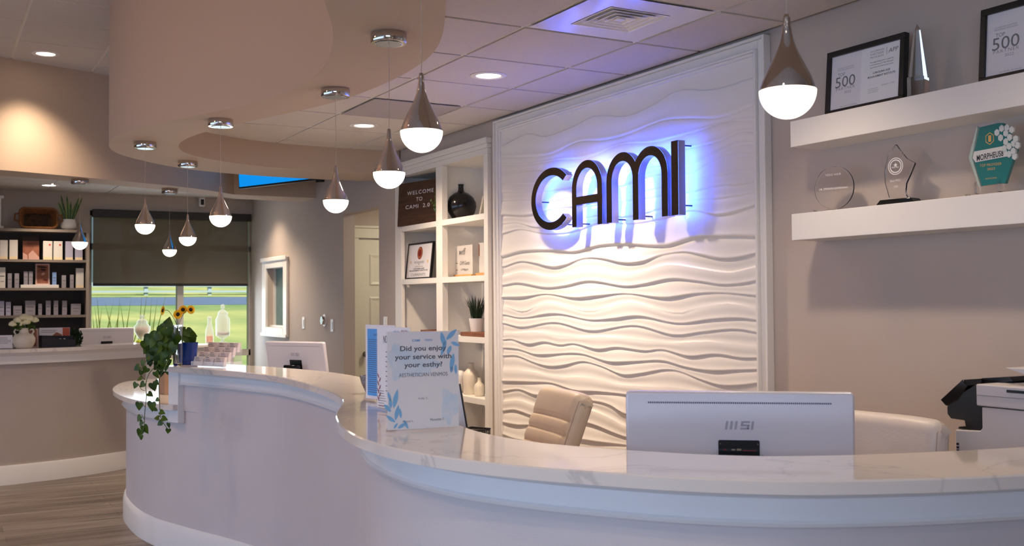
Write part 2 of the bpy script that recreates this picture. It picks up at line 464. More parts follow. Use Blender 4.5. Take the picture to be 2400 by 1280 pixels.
# ceilings: lay-in tiles in a T-bar grid
GX, GY, T = -4.058, 2.931, .61
def tiles(name, z, region, x0, x1, y0, y1, skip=(), gx=GX, gy=GY):
    mb = MB(); gm = MB(); g = .011; sub = 8
    i0 = int((x0-gx)//T); i1 = int((x1-gx)//T)+1; j0 = int((y0-gy)//T); j1 = int((y1-gy)//T)+1
    for i in range(i0, i1):
        for j in range(j0, j1):
            ax, ay = gx+i*T, gy+j*T
            cells = [[region((ax+(a+.5)*T/sub, ay+(c+.5)*T/sub)) for c in range(sub)] for a in range(sub)]
            if not any(any(r) for r in cells): continue
            full = all(all(r) for r in cells)
            if full:
                gm.add([(ax,ay,z+.007),(ax+T,ay,z+.007),(ax+T,ay+T,z+.007),(ax,ay+T,z+.007)], [(0,3,2,1)])
                if (i,j) not in skip: mb.box(ax+g, ax+T-g, ay+g, ay+T-g, z, z+.02)
            else:
                for a in range(sub):
                    for c in range(sub):
                        if not cells[a][c]: continue
                        xa, xb, ya, yb = ax+a*T/sub, ax+(a+1)*T/sub, ay+c*T/sub, ay+(c+1)*T/sub
                        gm.add([(xa,ya,z+.007),(xb,ya,z+.007),(xb,yb,z+.007),(xa,yb,z+.007)], [(0,3,2,1)])
                        mb.box(max(xa,ax+g), min(xb,ax+T-g), max(ya,ay+g), min(yb,ay+T-g), z, z+.02)
    o = struct(mb.build(name, m_tile, recalc=False))
    gm.build('ceiling_grid', m_grid, o, recalc=False)
    return o
mid = [((a[0]+c[0])/2, (a[1]+c[1])/2) for a,c in zip(outer, inner)]
midpoly = [(mid[0][0],YW+.01)]+mid+[(mid[-1][0],YW+.01)]
def reg_in(p): return p[1] < YW and in_poly(p, midpoly)
bmid = [((a[0]+c[0])/2,(a[1]+c[1])/2) for a,c in zip(bk,bb)]
bpoly = bmid+[(bmid[-1][0],YW+.01),(XL-.1,YW+.01),(XL-.1,YF),(bmid[0][0],YF)]
def reg_low(p): return p[1] < YW and p[0] > XL-.05 and in_poly(p, bpoly)
VENT = (0, -1); GREYT = (-4, -1)
tiles('ceiling', ZC, reg_in, -8.6, -.8, .8, YW+.01, skip=(VENT, GREYT))
tiles('ceiling.001', ZC, reg_low, XL, -8.5, YF, YW+.01)
tiles('ceiling.002', ZH, lambda p: XL < p[0] < XR and YF < p[1] < YW, XL, XR, YF, YW, gy=GY+.06)
struct(MB().box(XL-.3, XR+.3, YF-.3, 6.1, ZH+.05, ZH+.15).build('ceiling_roof', m_grid))

# corridor behind the opening
c = MB(); c.box(-9.98, -9.90, YW+wt, 3.73, 0, 2.6).box(-9.98, -9.90, 4.56, 5.6, 0, 2.6).box(-9.98,-9.90,3.73,4.56,2.135,2.6)
c.box(-8.1, -8.0, YW+wt, 5.6, 0, 2.6).box(-9.98, -8.0, 5.6, 5.7, 0, 2.6)
struct(c.build('wall_corridor', m_wall))
struct(MB().box(-9.98, -8.0, YW+wt, 5.7, 2.6, 2.65).build('ceiling_corridor', m_tile))
m_door = mat('door cream white', (.88, .86, .80), .45)
dr = MB().box(-9.95, -9.915, 3.74, 4.55, .01, 2.13)
door = struct(dr.build('door_1', m_door))
for (y0,y1,z0,z1) in ((3.86,4.10,1.66,1.98),(4.20,4.44,1.66,1.98),(3.86,4.10,.95,1.55),(4.20,4.44,.95,1.55),(3.86,4.10,.2,.85),(4.20,4.44,.2,.85)):
    pm = MB(); 
    pm.add([(-9.914,y0,z0),(-9.914,y1,z0),(-9.914,y1,z1),(-9.914,y0,z1),(-9.905,y0+.015,z0+.015),(-9.905,y1-.015,z0+.015),(-9.905,y1-.015,z1-.015),(-9.905,y0+.015,z1-.015),
            (-9.913,y0+.04,z0+.04),(-9.913,y1-.04,z0+.04),(-9.913,y1-.04,z1-.04),(-9.913,y0+.04,z1-.04)],
           [(0,1,5,4),(1,2,6,5),(2,3,7,6),(3,0,4,7),(4,5,9,8),(5,6,10,9),(6,7,11,10),(7,4,8,11),(8,9,10,11)])
    pm.build('door_panel', m_door, door)
MB().lathe([(0,.0),(.012,.0),(.012,.03),(.028,.035),(.03,.055),(.02,.065),(0,.067)], (-9.915,3.80,.98), 20, 'x').build('door_knob', mat('nickel', (.5,.48,.45), .3, 1), door, smooth=True)
tr = MB().box(-9.90,-9.885,3.66,3.74,0,2.135).box(-9.90,-9.885,4.55,4.63,0,2.135).box(-9.90,-9.88,3.62,4.66,2.135,2.24).box(-9.90,-9.865,3.60,4.68,2.235,2.26)
struct(tr.build('trim_1', m_door, bevel=.003))
light('corridor_lamp', 'AREA', (-8.9, 4.4, 2.58), 16, (1, .88, .68), .5)

# pass-through window in the back wall
pf = MB()
pf.box(-11.87,PX0,YW-.03,YW,1.13,1.99).box(PX1,-10.93,YW-.03,YW,1.13,1.99).box(PX0,PX1,YW-.03,YW,PZ1,1.99).box(PX0,PX1,YW-.03,YW,1.13,PZ0)
pf.box(-11.885,-10.915,YW-.045,YW-.0305,1.955,2.0).box(-11.885,-10.915,YW-.045,YW-.0305,1.12,1.16)
pw = struct(pf.build('window_3', m_white, bevel=.006))
m_tealglass = mat('sea green glass', (.36, .52, .53), .08, noise=.25, nscale=6, stretch=(14,1,1.2))
MB().box(PX0, PX1, YW+.085, YW+.095, PZ0, PZ1).build('pane', m_tealglass, pw)
MB().box(PX0, PX1, YW+.02, YW+.085, PZ0, PZ0+.02).box(PX0,PX0+.02,YW+.06,YW+.085,PZ0,PZ1).build('sill', m_white, pw)

# big window: frame, mullion, panes
wf = MB()
def wb_(y0,y1,z0,z1,x0=XL-.14,x1=XL-.05): wf.box(x0,x1,y0,y1,z0,z1)
wb_(WY0,WY0+.025,WZ0,WZ1); wb_(WY1-.02,WY1,WZ0,WZ1); wb_(WY0,WY1,WZ0,WZ0+.05); wb_(WY0,WY1,WZ1-.05,WZ1)
ym = at(425,700,X=XL).y; wb_(ym-.035,ym+.035,WZ0,WZ1)
zt = at(560,827,X=XL).z; wb_(WY0,WY1,zt-.035,zt+.035); wb_(WY0,WY1,2.10,2.17)
win = struct(wf.build('window_1', m_alum))
m_pane = mat('window pane', (.96, 1, .98), .0, trans=1, ior=1.02)
MB().box(XL-.10, XL-.096, WY0, WY1, WZ0, WZ1).build('pane', m_pane, win)
MB().box(XL-.045, XL+.03, WY0-.0, WY1, WZ0-.03, WZ0).build('sill', m_white, win)

# ================================================================ EXTERIOR
m_lawn = mat('sunlit lawn', (.52, .64, .42), .9, col2=(.80, .80, .54), nscale=.45)
lw = MB(); prof = [(-12.65,-.12),(-16,.22),(-20,.66),(-24,1.10),(-28.5,1.44)]
rp = [(-28.5,1.45),(-34,1.68)]; gp = [(-34,1.69),(-44,2.35),(-70,2.6)]
def strip(pr, nm, m):
    mb = MB(); vs = []; 
    for x,z in pr: vs += [(x,-40,z),(x,50,z)]
    return mb.add(vs, [(2*i,2*i+1,2*i+3,2*i+2) for i in range(len(pr)-1)]).build(nm, m)
struct(strip(prof, 'lawn_bank', m_lawn)); 
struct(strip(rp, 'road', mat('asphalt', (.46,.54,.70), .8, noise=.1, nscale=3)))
struct(strip(gp, 'lawn_verge', m_lawn))
rl = MB()
for y in range(-20, 36, 2): rl.box(-35.05,-34.95,y,y+.12,1.6,2.16)
gr = MB().box(-34.94,-34.88,-20,36,2.02,2.16).box(-34.94,-34.88,-20,36,1.84,1.90)
g = thing('guardrail', 'pale metal guardrail running along the road outside the window', 'guardrail')
m_rail = mat('galvanised rail', (.62,.68,.74), .5, .3)
for k in range(28): 
    pb = MB().box(-35.05,-34.95,-20+2*k,-19.88+2*k,1.6,2.16).build('post', m_rail, g)
gr.build('rail', m_rail, g)
def tree(x, y, z, h, r, seed, label):
    rnd = random.Random(seed)
    t = thing('tree', label, 'tree', (x,y,z), group='trees across the road')
    MB().tube([(0,0,-.3),(.05,0,h*.3),(0,.1,h*.7)], [.18,.14,.06], 8).build('trunk', mat('bark', (.30,.25,.2), .9), t)
    mb = MB()
    for k in range(900):
        a = rnd.random()*2*PI; u = rnd.uniform(-1,1); q = rnd.random()**.4*r
        c_ = Vector((math.cos(a)*math.sqrt(1-u*u)*q, math.sin(a)*math.sqrt(1-u*u)*q, h*.6+u*q*.9))
        s_ = rnd.uniform(.10,.24); v1 = Vector((rnd.uniform(-1,1),rnd.uniform(-1,1),rnd.uniform(-1,1))).normalized(); v2 = v1.orthogonal().normalized()
        mb.add([c_-v1*s_, c_-v2*s_*.6, c_+v1*s_, c_+v2*s_*.6], [(0,1,2,3)])
    mb.build('crown', mat('tree foliage', (.30,.42,.14), .8, col2=(.18,.28,.08), nscale=1), t, recalc=False)
for k in range(9): tree(-41-(k%2)*6, 0+k*3.2, 2.0, 5+(k%3), 2.1, k, 'leafy roadside tree seen dimly through the window shade')
# spiky grass clump outside the window
gc = MB(); rnd = random.Random(3)
for k in range(44):
    x = rnd.uniform(-.3,.3); y = rnd.uniform(-.45,.45); h = rnd.uniform(1.1,1.68); lx = rnd.uniform(-.2,.2); ly = rnd.uniform(-.3,.3)
    gc.add([(x,y-.012,0),(x,y+.012,0),(x+lx*.4,y+ly*.4+.01,h*.6),(x+lx*.4,y+ly*.4-.01,h*.6),(x+lx,y+ly,h)], [(0,1,2,3),(3,2,4)])
gco = gc.build('ornamental_grass', mat('lime blades', (.90,.92,.35), .7), recalc=False); gco.location = (-13.6, 1.95, -.02)
tag(gco, 'clump of lime green bladed grass outside, behind the left window pane', 'plant')

# ================================================================ RECEPTION DESK
ZT, ZL = 1.125, .895
hi_px = [(373,858),(455.6,863),(545,870),(635,879),(707,895.5),(761,912),(793,928),(804,938.6),(799,950),(789,964),(787,978),(800,1000),(822,1014),(845,1026),(905,1045.6),(999,1064.5),(1077,1076),(1217,1091.5),(1374,1104),(1575,1117.5),(1804,1125.8),(1987,1126),(2216,1120.5),(2400,1112)]
hi_pts = [tuple(at(*q, Z=ZT).xy) for q in hi_px]
hi_pts += [(-1.36,2.35),(-1.33,2.8),(-1.33,3.33)]
hi = resample(spline(hi_pts, 8, 1), 260)
lo_px = [(315,892),(298,894),(281,898.5),(268,906),(264,912),(265.6,917),(279,925.5),(302,934),(331,940),(370,947)]
lo_pts = [tuple(at(*q, Z=ZL).xy) for q in lo_px]
lo_front = resample(spline(lo_pts+[(-6.45,1.26)], 6, 1), 60)
desk = thing('reception_desk', 'long S-curved reception desk with pale grey front and white quartz counters in the foreground', 'desk')
WI = .34
# high counter slab
inner_e = offset(hi, WI)
slab = MB()
slab.sweep(hi, [(0,ZT-.03),(-.0,ZT-.004),(.004,ZT),(WI,ZT),(WI,ZT-.03)])
slab.build('transaction_counter', m_quartz, desk, smooth=True, autos=35)
# base wall for the tall part
hw = MB().sweep(hi, [(.10,ZL-.04),(.10,ZT-.03),(.24,ZT-.03),(.24,ZL-.04)])
hw.build('upper_wall', m_desk, desk, smooth=True, autos=35)
tp = MB().sweep(hi, [(.101,ZT-.115),(.075,ZT-.113),(.070,ZT-.104),(.078,ZT-.098),(.078,ZT-.052),(.066,ZT-.045),(.058,ZT-.032),(.05,ZT-.03),(.101,ZT-.03)])
tp.build('crown_trim', m_desktrim, desk, smooth=True, autos=50)
# end pilaster at the left of the tall part
hn = normals(hi)[0]; p0 = Vector((hi[0][0],hi[0][1])); tdir = Vector((hn[1],-hn[0])); nd = Vector(hn)
ep = MB(); q = [p0+tdir*.0+nd*.062, p0+tdir*.10+nd*.062, p0+tdir*.10+nd*.11, p0+tdir*.02+nd*.11, p0+tdir*.02+nd*.30, p0+tdir*.0+nd*.30]
ep.prism([tuple(v) for v in q], ZL-.11, ZT-.03).build('end_trim', m_desktrim, desk, bevel=.003)
# low lobe: base, trim, counter
lo_back = [(-6.45,1.26),(-6.62,1.6),(-7.0,1.66),(-7.6,1.62),(-8.1,1.72),(-8.5,1.86),(-8.75,1.75),(-8.78,1.55)]
lo_loop = resample(lo_front + lo_back[1:], 130)
def closed_off(dd): return offset(lo_loop, dd)
lowc = MB().prism(lo_loop, ZL-.03, ZL); lowc.build('lower_counter', m_quartz, desk, smooth=True, autos=35)
wl = offset(lo_front, .09); wh = offset(hi, .10)
wl = [p for p in wl if p[0] < -6.75]; wh = [p for p in wh if p[0] > -6.35]
back_end = [(-8.62,1.75),(-8.66,1.60)]
wallp = resample(spline([(-8.45,1.9)]+wl[::4]+[wl[-1]]+wh[::8]+[wh[-1]], 6, 1), 300)
MB().sweep(wallp, [(0,0),(0,ZL-.03),(.14,ZL-.03),(.14,0)]).build('desk_wall', m_desk, desk, smooth=True, autos=35)
lf = lo_front
MB().sweep(lf, [(.091,ZL-.115),(.066,ZL-.113),(.061,ZL-.104),(.069,ZL-.098),(.069,ZL-.05),(.055,ZL-.043),(.045,ZL-.03),(.091,ZL-.03)]).build('lower_trim', m_desktrim, desk, smooth=True, autos=50)
bprof = lambda o: [(o+.001,0),(o-.02,0),(o-.02,.125),(o-.016,.135),(o-.013,.15),(o-.006,.16),(o+.001,.165)]
MB().sweep(wallp, bprof(0)).build('baseboard', m_desktrim, desk, smooth=True, autos=40)
# inner work surface
wk = offset(hi, .24); wk2 = offset(hi, .80)
idx = [i for i in range(len(hi)) if (hi[i][0] > -5.9)]
wkp = [wk[i] for i in idx if not (-4.5 < hi[i][0] < -3.2)]
ws = MB(); vs = []
rib = [(wk[i], (wk[i][0]+(wk2[i][0]-wk[i][0]), wk[i][1]+(wk2[i][1]-wk[i][1]))) for i in idx if hi[i][0] > -3.1 and hi[i][1] < 2.2]
for a,c_ in rib: vs += [(a[0],a[1],.71),(c_[0],c_[1],.71),(c_[0],c_[1],.74),(a[0],a[1],.74)]
fs = []; nn = len(rib)
for i in range(nn-1):
    for k in range(4): fs.append((i*4+k,(i+1)*4+k,(i+1)*4+(k+1)%4,i*4+(k+1)%4))
ws.add(vs, fs); 
ws.build('work_surface', m_white, desk, recalc=True)
rib2 = [(wk[i], wk2[i]) for i in range(len(hi)) if -6.2 < hi[i][0] < -4.9]
vs = []
for a,c_ in rib2: vs += [(a[0],a[1],.71),(c_[0],c_[1],.71),(c_[0],c_[1],.74),(a[0],a[1],.74)]
ws = MB(); nn = len(rib2); fs = []
for i in range(nn-1):
    for k in range(4): fs.append((i*4+k,(i+1)*4+k,(i+1)*4+(k+1)%4,i*4+(k+1)%4))
ws.add(vs, fs); ws.build('work_surface', m_white, desk)

MB().box(-7.95,-6.85,1.95,2.75,.71,.74).box(-7.92,-7.88,2.0,2.7,0,.71).box(-6.92,-6.88,2.0,2.7,0,.71).build('work_surface', m_white, desk)
# second desk at the left, retail room
ld = thing('retail_desk', 'straighter taupe panelled desk with white top at the left of the lobby', 'desk')
fl = [tuple(at(*q, Z=0).xy) for q in ((0,1139),(75,1130.5),(150,1121.5),(225,1110.5),(298,1098))]
ltop = [tuple(at(*q, Z=ZT).xy) for q in ((0,819),(110,815),(220,810.5),(300,807))]
lpath = [(-9.55,-1.6),(-9.58,-.6)]+[fl[0],fl[1],fl[2],fl[3],fl[4],(fl[4][0]-.14,fl[4][1]+.28)]
lp = resample(spline(lpath, 6, 1), 60)
m_ldesk = mat('taupe wallcovering', (.69,.645,.61), .6, noise=.04, nscale=3, bump=.2, bscale=250)
MB().sweep(lp, [(.012,0),(.012,ZT-.03),(.20,ZT-.03),(.20,0)]).build('desk_wall', m_ldesk, ld, smooth=True, autos=35)
MB().sweep(lp, [(-.04,ZT-.03),(-.04,ZT),(.34,ZT),(.34,ZT-.03)]).build('counter_top', m_quartz, ld, smooth=True, autos=35)
MB().sweep(lp, [(.013,ZT-.125),(-.006,ZT-.125),(-.006,ZT-.06),(-.02,ZT-.045),(-.03,ZT-.03),(.013,ZT-.03)]).build('crown_trim', m_white, ld, smooth=True, autos=40)
MB().sweep(lp, [(.013,0),(-.008,0),(-.008,.145),(-.002,.16),(.013,.16)]).build('baseboard', m_white, ld, smooth=True, autos=40)
MB().sweep(lp, [(.20,.71),(.20,.74),(.90,.74),(.90,.71)]).build('work_surface', m_white, ld)
e0 = Vector(lp[-1]); ed = (Vector(lp[-1])-Vector(lp[-4])).normalized(); en = Vector((-ed.y, ed.x))
MB().prism([tuple(e0-ed*.11-en*.008), tuple(e0+ed*.012-en*.008), tuple(e0+ed*.012+en*.2), tuple(e0+en*.2), tuple(e0+en*.012), tuple(e0-ed*.11+en*.012)], 0, ZT-.12).build('end_trim', m_white, ld, bevel=.003)

# ================================================================ SIGN WALL
# frame mouldings round the relief
PXL, PXR, PZT, PZB = -6.226, -3.600, 2.705, .0
fr = MB()
fw = .095
def frame_bar(a, b_, w0, w1, dep, e=0):
    """three-sided moulding step between distances w0..w1 from the outer edge, standing dep proud"""
    fr.box(PXL+w0-e, PXL+w1, YW-dep, YW, PZB, PZT-w0+e)
    fr.box(PXR-w1, PXR-w0+e, YW-dep, YW, PZB, PZT-w0+e)
    fr.box(PXL+w1, PXR-w1, YW-dep, YW, PZT-w1, PZT-w0+e)
frame_bar(0,0,0,.014,.042)
frame_bar(0,0,.014,.056,.028)
frame_bar(0,0,.056,.068,.044)
frame_bar(0,0,.068,.082,.034)
struct(fr.build('trim_2', m_white, bevel=.003))
# relief panel traced as ridge lines
X0, X1 = PXL+.080, PXR-.080
def RL(pts, sc, ox, oy): return [at(ox+x/sc, oy+y/sc, Y=3.325) for x,y in pts]
L_ = lambda p: RL(p, 2.4622, 1120, 540)
U_ = lambda p: RL(p, 2.5595, 1120, 60)
ridges = [
 (U_([(150,720),(300,650),(400,665),(560,610),(700,545),(900,540),(1060,470),(1200,390),(1400,385),(1670,310)]),.35),
 (U_([(150,790),(250,790),(430,772),(600,700),(750,690),(900,650),(1100,575),(1250,560),(1450,550),(1670,470)]),.6),
 (U_([(150,838),(300,832),(480,805),(650,792),(850,715),(1050,700),(1200,665),(1350,622),(1500,575),(1670,567)]),.7),
 (U_([(150,892),(330,870),(480,868),(650,850),(850,790),(1050,768),(1300,730),(1450,690),(1560,640),(1670,637)]),.6),
 (U_([(150,950),(330,950),(480,920),(650,925),(850,880),(1050,850),(1270,830),(1400,780),(1550,715),(1670,710)]),.8),
 (U_([(150,1003),(300,1000),(450,990),(650,960),(850,965),(1050,900),(1270,885),(1400,815),(1550,782),(1672,785)]),1),
 (U_([(150,1056),(300,1050),(450,1056),(650,1010),(850,1010),(1050,985),(1270,930),(1450,900),(1560,880),(1675,880)]),.7),
 (U_([(150,1140),(300,1143),(450,1100),(650,1085),(850,1058),(1050,1030),(1270,1000),(1450,960),(1550,958),(1675,935)]),1),
 (U_([(150,1192),(230,1186),(350,1215),(520,1190),(700,1145),(900,1150),(1100,1100),(1290,1048),(1450,1040),(1675,1000)]),.8),
 (U_([(150,1250),(250,1225),(400,1250),(560,1240),(750,1180),(900,1190),(1100,1160),(1270,1112),(1450,1140),(1675,1078)]),1),
 (L_([(150,157),(250,130),(400,120),(560,130),(700,95),(850,85),(1080,97),(1250,50),(1450,40),(1615,47)]),1),
 (L_([(150,212),(240,183),(330,195),(430,218),(500,205),(600,165),(700,165),(850,195),(950,185),(1050,145),(1180,127),(1280,145),(1400,170),(1500,165),(1615,135)]),1),
 (L_([(150,262),(260,238),(430,262),(640,222),(860,250),(1100,196),(1300,222),(1450,240),(1615,205)]),.35),
 (L_([(150,320),(230,308),(390,335),(500,325),(640,297),(850,327),(960,315),(1120,285),(1280,300),(1410,318),(1530,310),(1618,293)]),1),
 (L_([(150,392),(260,390),(390,370),(560,395),(700,382),(850,367),(1080,395),(1250,370),(1400,363),(1620,383)]),1),
 (L_([(150,440),(260,470),(400,415),(640,470),(870,412),(1140,480),(1300,440),(1450,420),(1620,455)]),.5),
 (L_([(150,490),(250,508),(450,485),(640,520),(780,515),(930,500),(1150,540),(1350,520),(1500,512),(1620,525)]),1),
 (L_([(150,540),(250,562),(440,535),(650,583),(900,553),(1130,608),(1300,590),(1480,575),(1625,597)]),1),
 (L_([(150,594),(360,585),(480,612),(760,612),(980,640),(1100,646),(1330,640),(1480,660),(1625,668)]),.45),
 (L_([(150,634),(190,632),(290,662),(380,648),(470,665),(550,658),(690,692),(800,680),(960,700),(1060,692),(1220,733),(1370,720),(1520,742),(1625,742)]),1),
 (L_([(150,682),(230,690),(340,722),(520,713),(600,718),(760,765),(900,762),(1060,757),(1200,795),(1350,817),(1500,812),(1630,808)]),1),
 (L_([(150,727),(220,727),(330,770),(420,790),(500,782),(600,760),(700,785),(830,837),(930,832),(1070,808),(1150,815),(1280,865),(1400,900),(1520,900),(1630,885)]),1),
 (L_([(150,802),(300,812),(450,845),(600,845),(800,885),(1000,900),(1200,915),(1400,950),(1630,945)]),.45),
 (L_([(150,877),(300,880),(420,885),(560,930),(700,937),(860,955),(1000,985),(1200,1000),(1400,1015),(1630,1010)]),1),
 (L_([(150,932),(230,922),(330,955),(480,965),(640,985),(750,1010),(860,1070),(1100,1080),(1400,1090),(1630,1100)]),1),
 (L_([(150,985),(230,978),(330,1010),(480,1040),(640,1035),(750,1075),(860,1130),(1100,1140),(1630,1150)]),.45),
 (L_([(150,1047),(210,1042),(330,1080),(480,1110),(640,1120),(860,1200),(1100,1210),(1630,1220)]),1),
 (L_([(150,1115),(230,1130),(330,1130),(480,1180),(600,1215),(860,1245),(1100,1280),(1630,1290)]),1),
 (L_([(150,1185),(200,1205),(400,1250),(860,1300),(1630,1350)]),1),
]
NXs, NZs = 260, 620
zb = .15
def interp(pts, x):
    pts = [(p.x, p.z) for p in pts]
    if x <= pts[0][0]: return pts[0][1]
    for i in range(len(pts)-1):
        if x <= pts[i+1][0]:
            a = pts[max(i-1,0)]; b_ = pts[i]; c_ = pts[i+1]; d_ = pts[min(i+2,len(pts)-1)]
            t = (x-b_[0])/(c_[0]-b_[0]); h = c_[0]-b_[0]
            m0 = (c_[1]-a[1])/max(1e-6,c_[0]-a[0])*h; m1 = (d_[1]-b_[1])/max(1e-6,d_[0]-b_[0])*h
            return (2*t**3-3*t*t+1)*b_[1]+(t**3-2*t*t+t)*m0+(-2*t**3+3*t*t)*c_[1]+(t**3-t*t)*m1
    return pts[-1][1]
vs = []
for i in range(NXs+1):
    x = X0+(X1-X0)*i/NXs
    zs = [(interp(r, x), a) for r,a in ridges]
    zs = [(2.86,.3),(2.76,.4)]+zs
    low = zs[-1][0]
    k = 0
    while low > zb: low -= .085+.02*math.sin(k*1.7+x*.8); zs.append((low, 1)); k += 1
    zs.sort(key=lambda q_: -q_[0])
    j = 0
    for q_ in range(NZs+1):
        z = 2.66-(2.66-zb)*q_/NZs
        while j < len(zs)-2 and z < zs[j+1][0]: j += 1
        zt_, at_ = zs[j]; zb_, ab_ = zs[j+1]
        gap = max(.012, zt_-zb_); u = min(1, max(0, (zt_-z)/gap))      # 0 just under the upper ridge, 1 at the lower ridge lip
        H = .017*min(1.25, gap/.075)
        # every band swells towards its lower lip, then tucks sharply back in
        swell = (u**1.15)*H*ab_
        tuck = 1 if u < .86 or ab_ < .6 else math.cos((u-.86)/.14*PI/2)**.7
        top = (1-u)**2*H*(1-at_)*.9
        vs.append((x, YW-.014-swell*tuck-top-.0022*math.sin(u*PI*2)*min(1,gap/.06), z))
fs = [(i*(NZs+1)+k, i*(NZs+1)+k+1, (i+1)*(NZs+1)+k+1, (i+1)*(NZs+1)+k) for i in range(NXs) for k in range(NZs)]
wv = MB().add(vs, fs).build('wave_wall_panel', m_wave, smooth=True, recalc=False)
for p in wv.data.polygons: pass
tag(wv, 'large white wavy relief panel behind the illuminated CAMI letters', 'wall panel')

# halo-lit letters
YFc, YB = 3.225, 3.268       # face front / back of each can
def arc(cx, cz, rx, rz, a0, a1, n=24): return [(cx+rx*math.cos(math.radians(a0+(a1-a0)*k/n)), cz+rz*math.sin(math.radians(a0+(a1-a0)*k/n))) for k in range(n+1)]
zL0, zL1 = 1.918, 2.287
ST = .054
def letter(name_, label, shapes):
    t = thing('sign_letter', label, 'sign letter', (shapes['x'],YB,zL0), group=None)
    ox, oz = shapes['x'], zL0
    b = MB(); bk_ = MB()
    for pl in shapes['polys']:
        pp = [(x-ox, z-oz) for x,z in pl]
        n = len(pp)
        b.add([(p[0],YFc-YB,p[1]) for p in pp], [tuple(range(n))])
        bk_.add([(p[0],YFc-YB+.0004,p[1]) for p in pp]+[(p[0],0,p[1]) for p in pp], [(i,(i+1)%n,(i+1)%n+n,i+n) for i in range(n)])
    b.build('face', m_metal, t)
    bk_.build('return', m_return, t)
    led = MB()
    for pl in shapes['polys']:
        pp = [(x-ox, z-oz) for x,z in pl]; n = len(pp)
        led.add([(p[0],-.003,p[1]) for p in pp], [tuple(range(n))])
    led.build('led_back', m_led, t)
    for x,z in shapes['pins']: MB().tube([(x-ox,-.01,z-oz),(x-ox,YW-.016-YB,z-oz)], .004, 8).build('standoff_pin', m_blackgloss, t)
    return t
# C
cx, cz = -5.335, (zL0+zL1)/2+.0; rx, rz = .235, (zL1-zL0)/2
oC = arc(cx,cz,rx,rz,42,318,48); iC = arc(cx,cz,rx-ST*1.0,rz-.046,316,44,48)
letter('c','brushed dark metal letter C with blue halo, first of the wall sign', dict(x=cx, polys=[oC+iC], pins=[(cx-rx+.03,cz),(cx+.06,zL0+.03),(cx+.06,zL1-.03)]))
def arch(x0, x1, ztop, zbot, st):    # an upside-down U
    r = (x1-x0)/2; c0 = x0+r; zc = ztop-r*1.0
    return [(x0,zbot)]+arc(c0,zc,r,r,180,0,28)+[(x1,zbot),(x1-st,zbot)]+arc(c0,zc,r-st,r-st*.92,0,180,28)+[(x0+st,zbot)]
def xat(px, z=2.1): return at(px, 420, Y=YFc).x
xa0, xa1 = xat(1340), xat(1411)
pA = arch(xa0, xa1, zL1, zL0, ST*.9)
bar = [(xa0+ST*.9, 2.042),(xa1-ST*.9, 2.042),(xa1-ST*.9, 2.088),(xa0+ST*.9, 2.088)]
letter('a','brushed dark metal letter A with rounded top and blue halo in wall sign', dict(x=(xa0+xa1)/2, polys=[pA, bar], pins=[(xa0+.025,zL0+.02),(xa1-.025,zL0+.02),((xa0+xa1)/2,zL1-.025)]))
xm0, xm1, xm2 = xat(1421), xat(1496), xat(1565)
def em(x0, x1, x2, st):
    r1 = (x1-x0)/2; c1 = x0+r1; a2 = x1-st; r2 = (x2-a2)/2; c2 = a2+r2; xs = x1-st/2
    t1 = math.degrees(math.acos((xs-c1)/r1)); t2 = math.degrees(math.acos((xs-c2)/r2)); z1 = zL1-r1; z2 = zL1-r2
    o = [(x0,zL0)]+arc(c1,z1,r1,r1,180,t1,22)+arc(c2,z2,r2,r2,t2,0,22)[1:]+[(x2,zL0),(x2-st,zL0)]
    o += arc(c2,z2,r2-st,(r2-st)*1.04,0,180,22)+[(a2+st,zL0),(a2,zL0)]
    o += arc(c1,z1,r1-st,(r1-st)*1.04,0,180,22)+[(x0+st,zL0)]
    return o
letter('m','brushed dark metal double-arched letter M with blue halo in wall sign', dict(x=(xm0+xm2)/2, polys=[em(xm0, xm1, xm2, ST*.95)], pins=[(xm0+.025,zL0+.02),(xm1-.025,zL0+.02),(xm2-.025,zL0+.02)]))
xi0, xi1 = xat(1573.5), xat(1590)
letter('i','brushed dark metal letter I with blue halo, last of the wall sign', dict(x=(xi0+xi1)/2, polys=[[(xi0,zL0),(xi1,zL0),(xi1,zL1),(xi0,zL1)]], pins=[((xi0+xi1)/2,zL0+.05),((xi0+xi1)/2,zL1-.02)]))

# ceiling diffuser
ax, ay = GX+VENT[0]*T, GY+VENT[1]*T
vt = thing('ceiling_vent', 'square white louvred air diffuser in ceiling near the wall sign', 'vent', (ax+T/2, ay+T/2, ZC))
vp = MB(); a = .29; bq = .155
vp.add([(-a,-a,-.001),(a,-a,-.001),(a,a,-.001),(-a,a,-.001),(-bq,-bq,-.001),(bq,-bq,-.001),(bq,bq,-.001),(-bq,bq,-.001)], [(0,1,5,4),(1,2,6,5),(2,3,7,6),(3,0,4,7)])
m_ventp = mat('glossy vent plastic', (.86,.85,.86), .13, noise=0)
vp.build('panel', m_ventp, vt, recalc=False)
for r0 in (.155,.120,.085,.050):
    lv = MB(); r1 = r0-.025
    lv.add([(-r0,-r0,-.003),(r0,-r0,-.003),(r0,r0,-.003),(-r0,r0,-.003),(-r0+.006,-r0+.006,-.003),(r0-.006,-r0+.006,-.003),(r0-.006,r0-.006,-.003),(-r0+.006,r0-.006,-.003),(-r1,-r1,.012),(r1,-r1,.012),(r1,r1,.012),(-r1,r1,.012)],
           [(0,1,5,4),(1,2,6,5),(2,3,7,6),(3,0,4,7),(4,5,9,8),(5,6,10,9),(6,7,11,10),(7,4,8,11)])
    lv.build('louvre', m_plate, vt, recalc=False)
MB().box(-.16,.16,-.16,.16,.03,.05).build('duct', m_black, vt)
MB().box(-.018,.018,-.018,.018,-.003,.006).build('centre_plate', m_plate, vt)
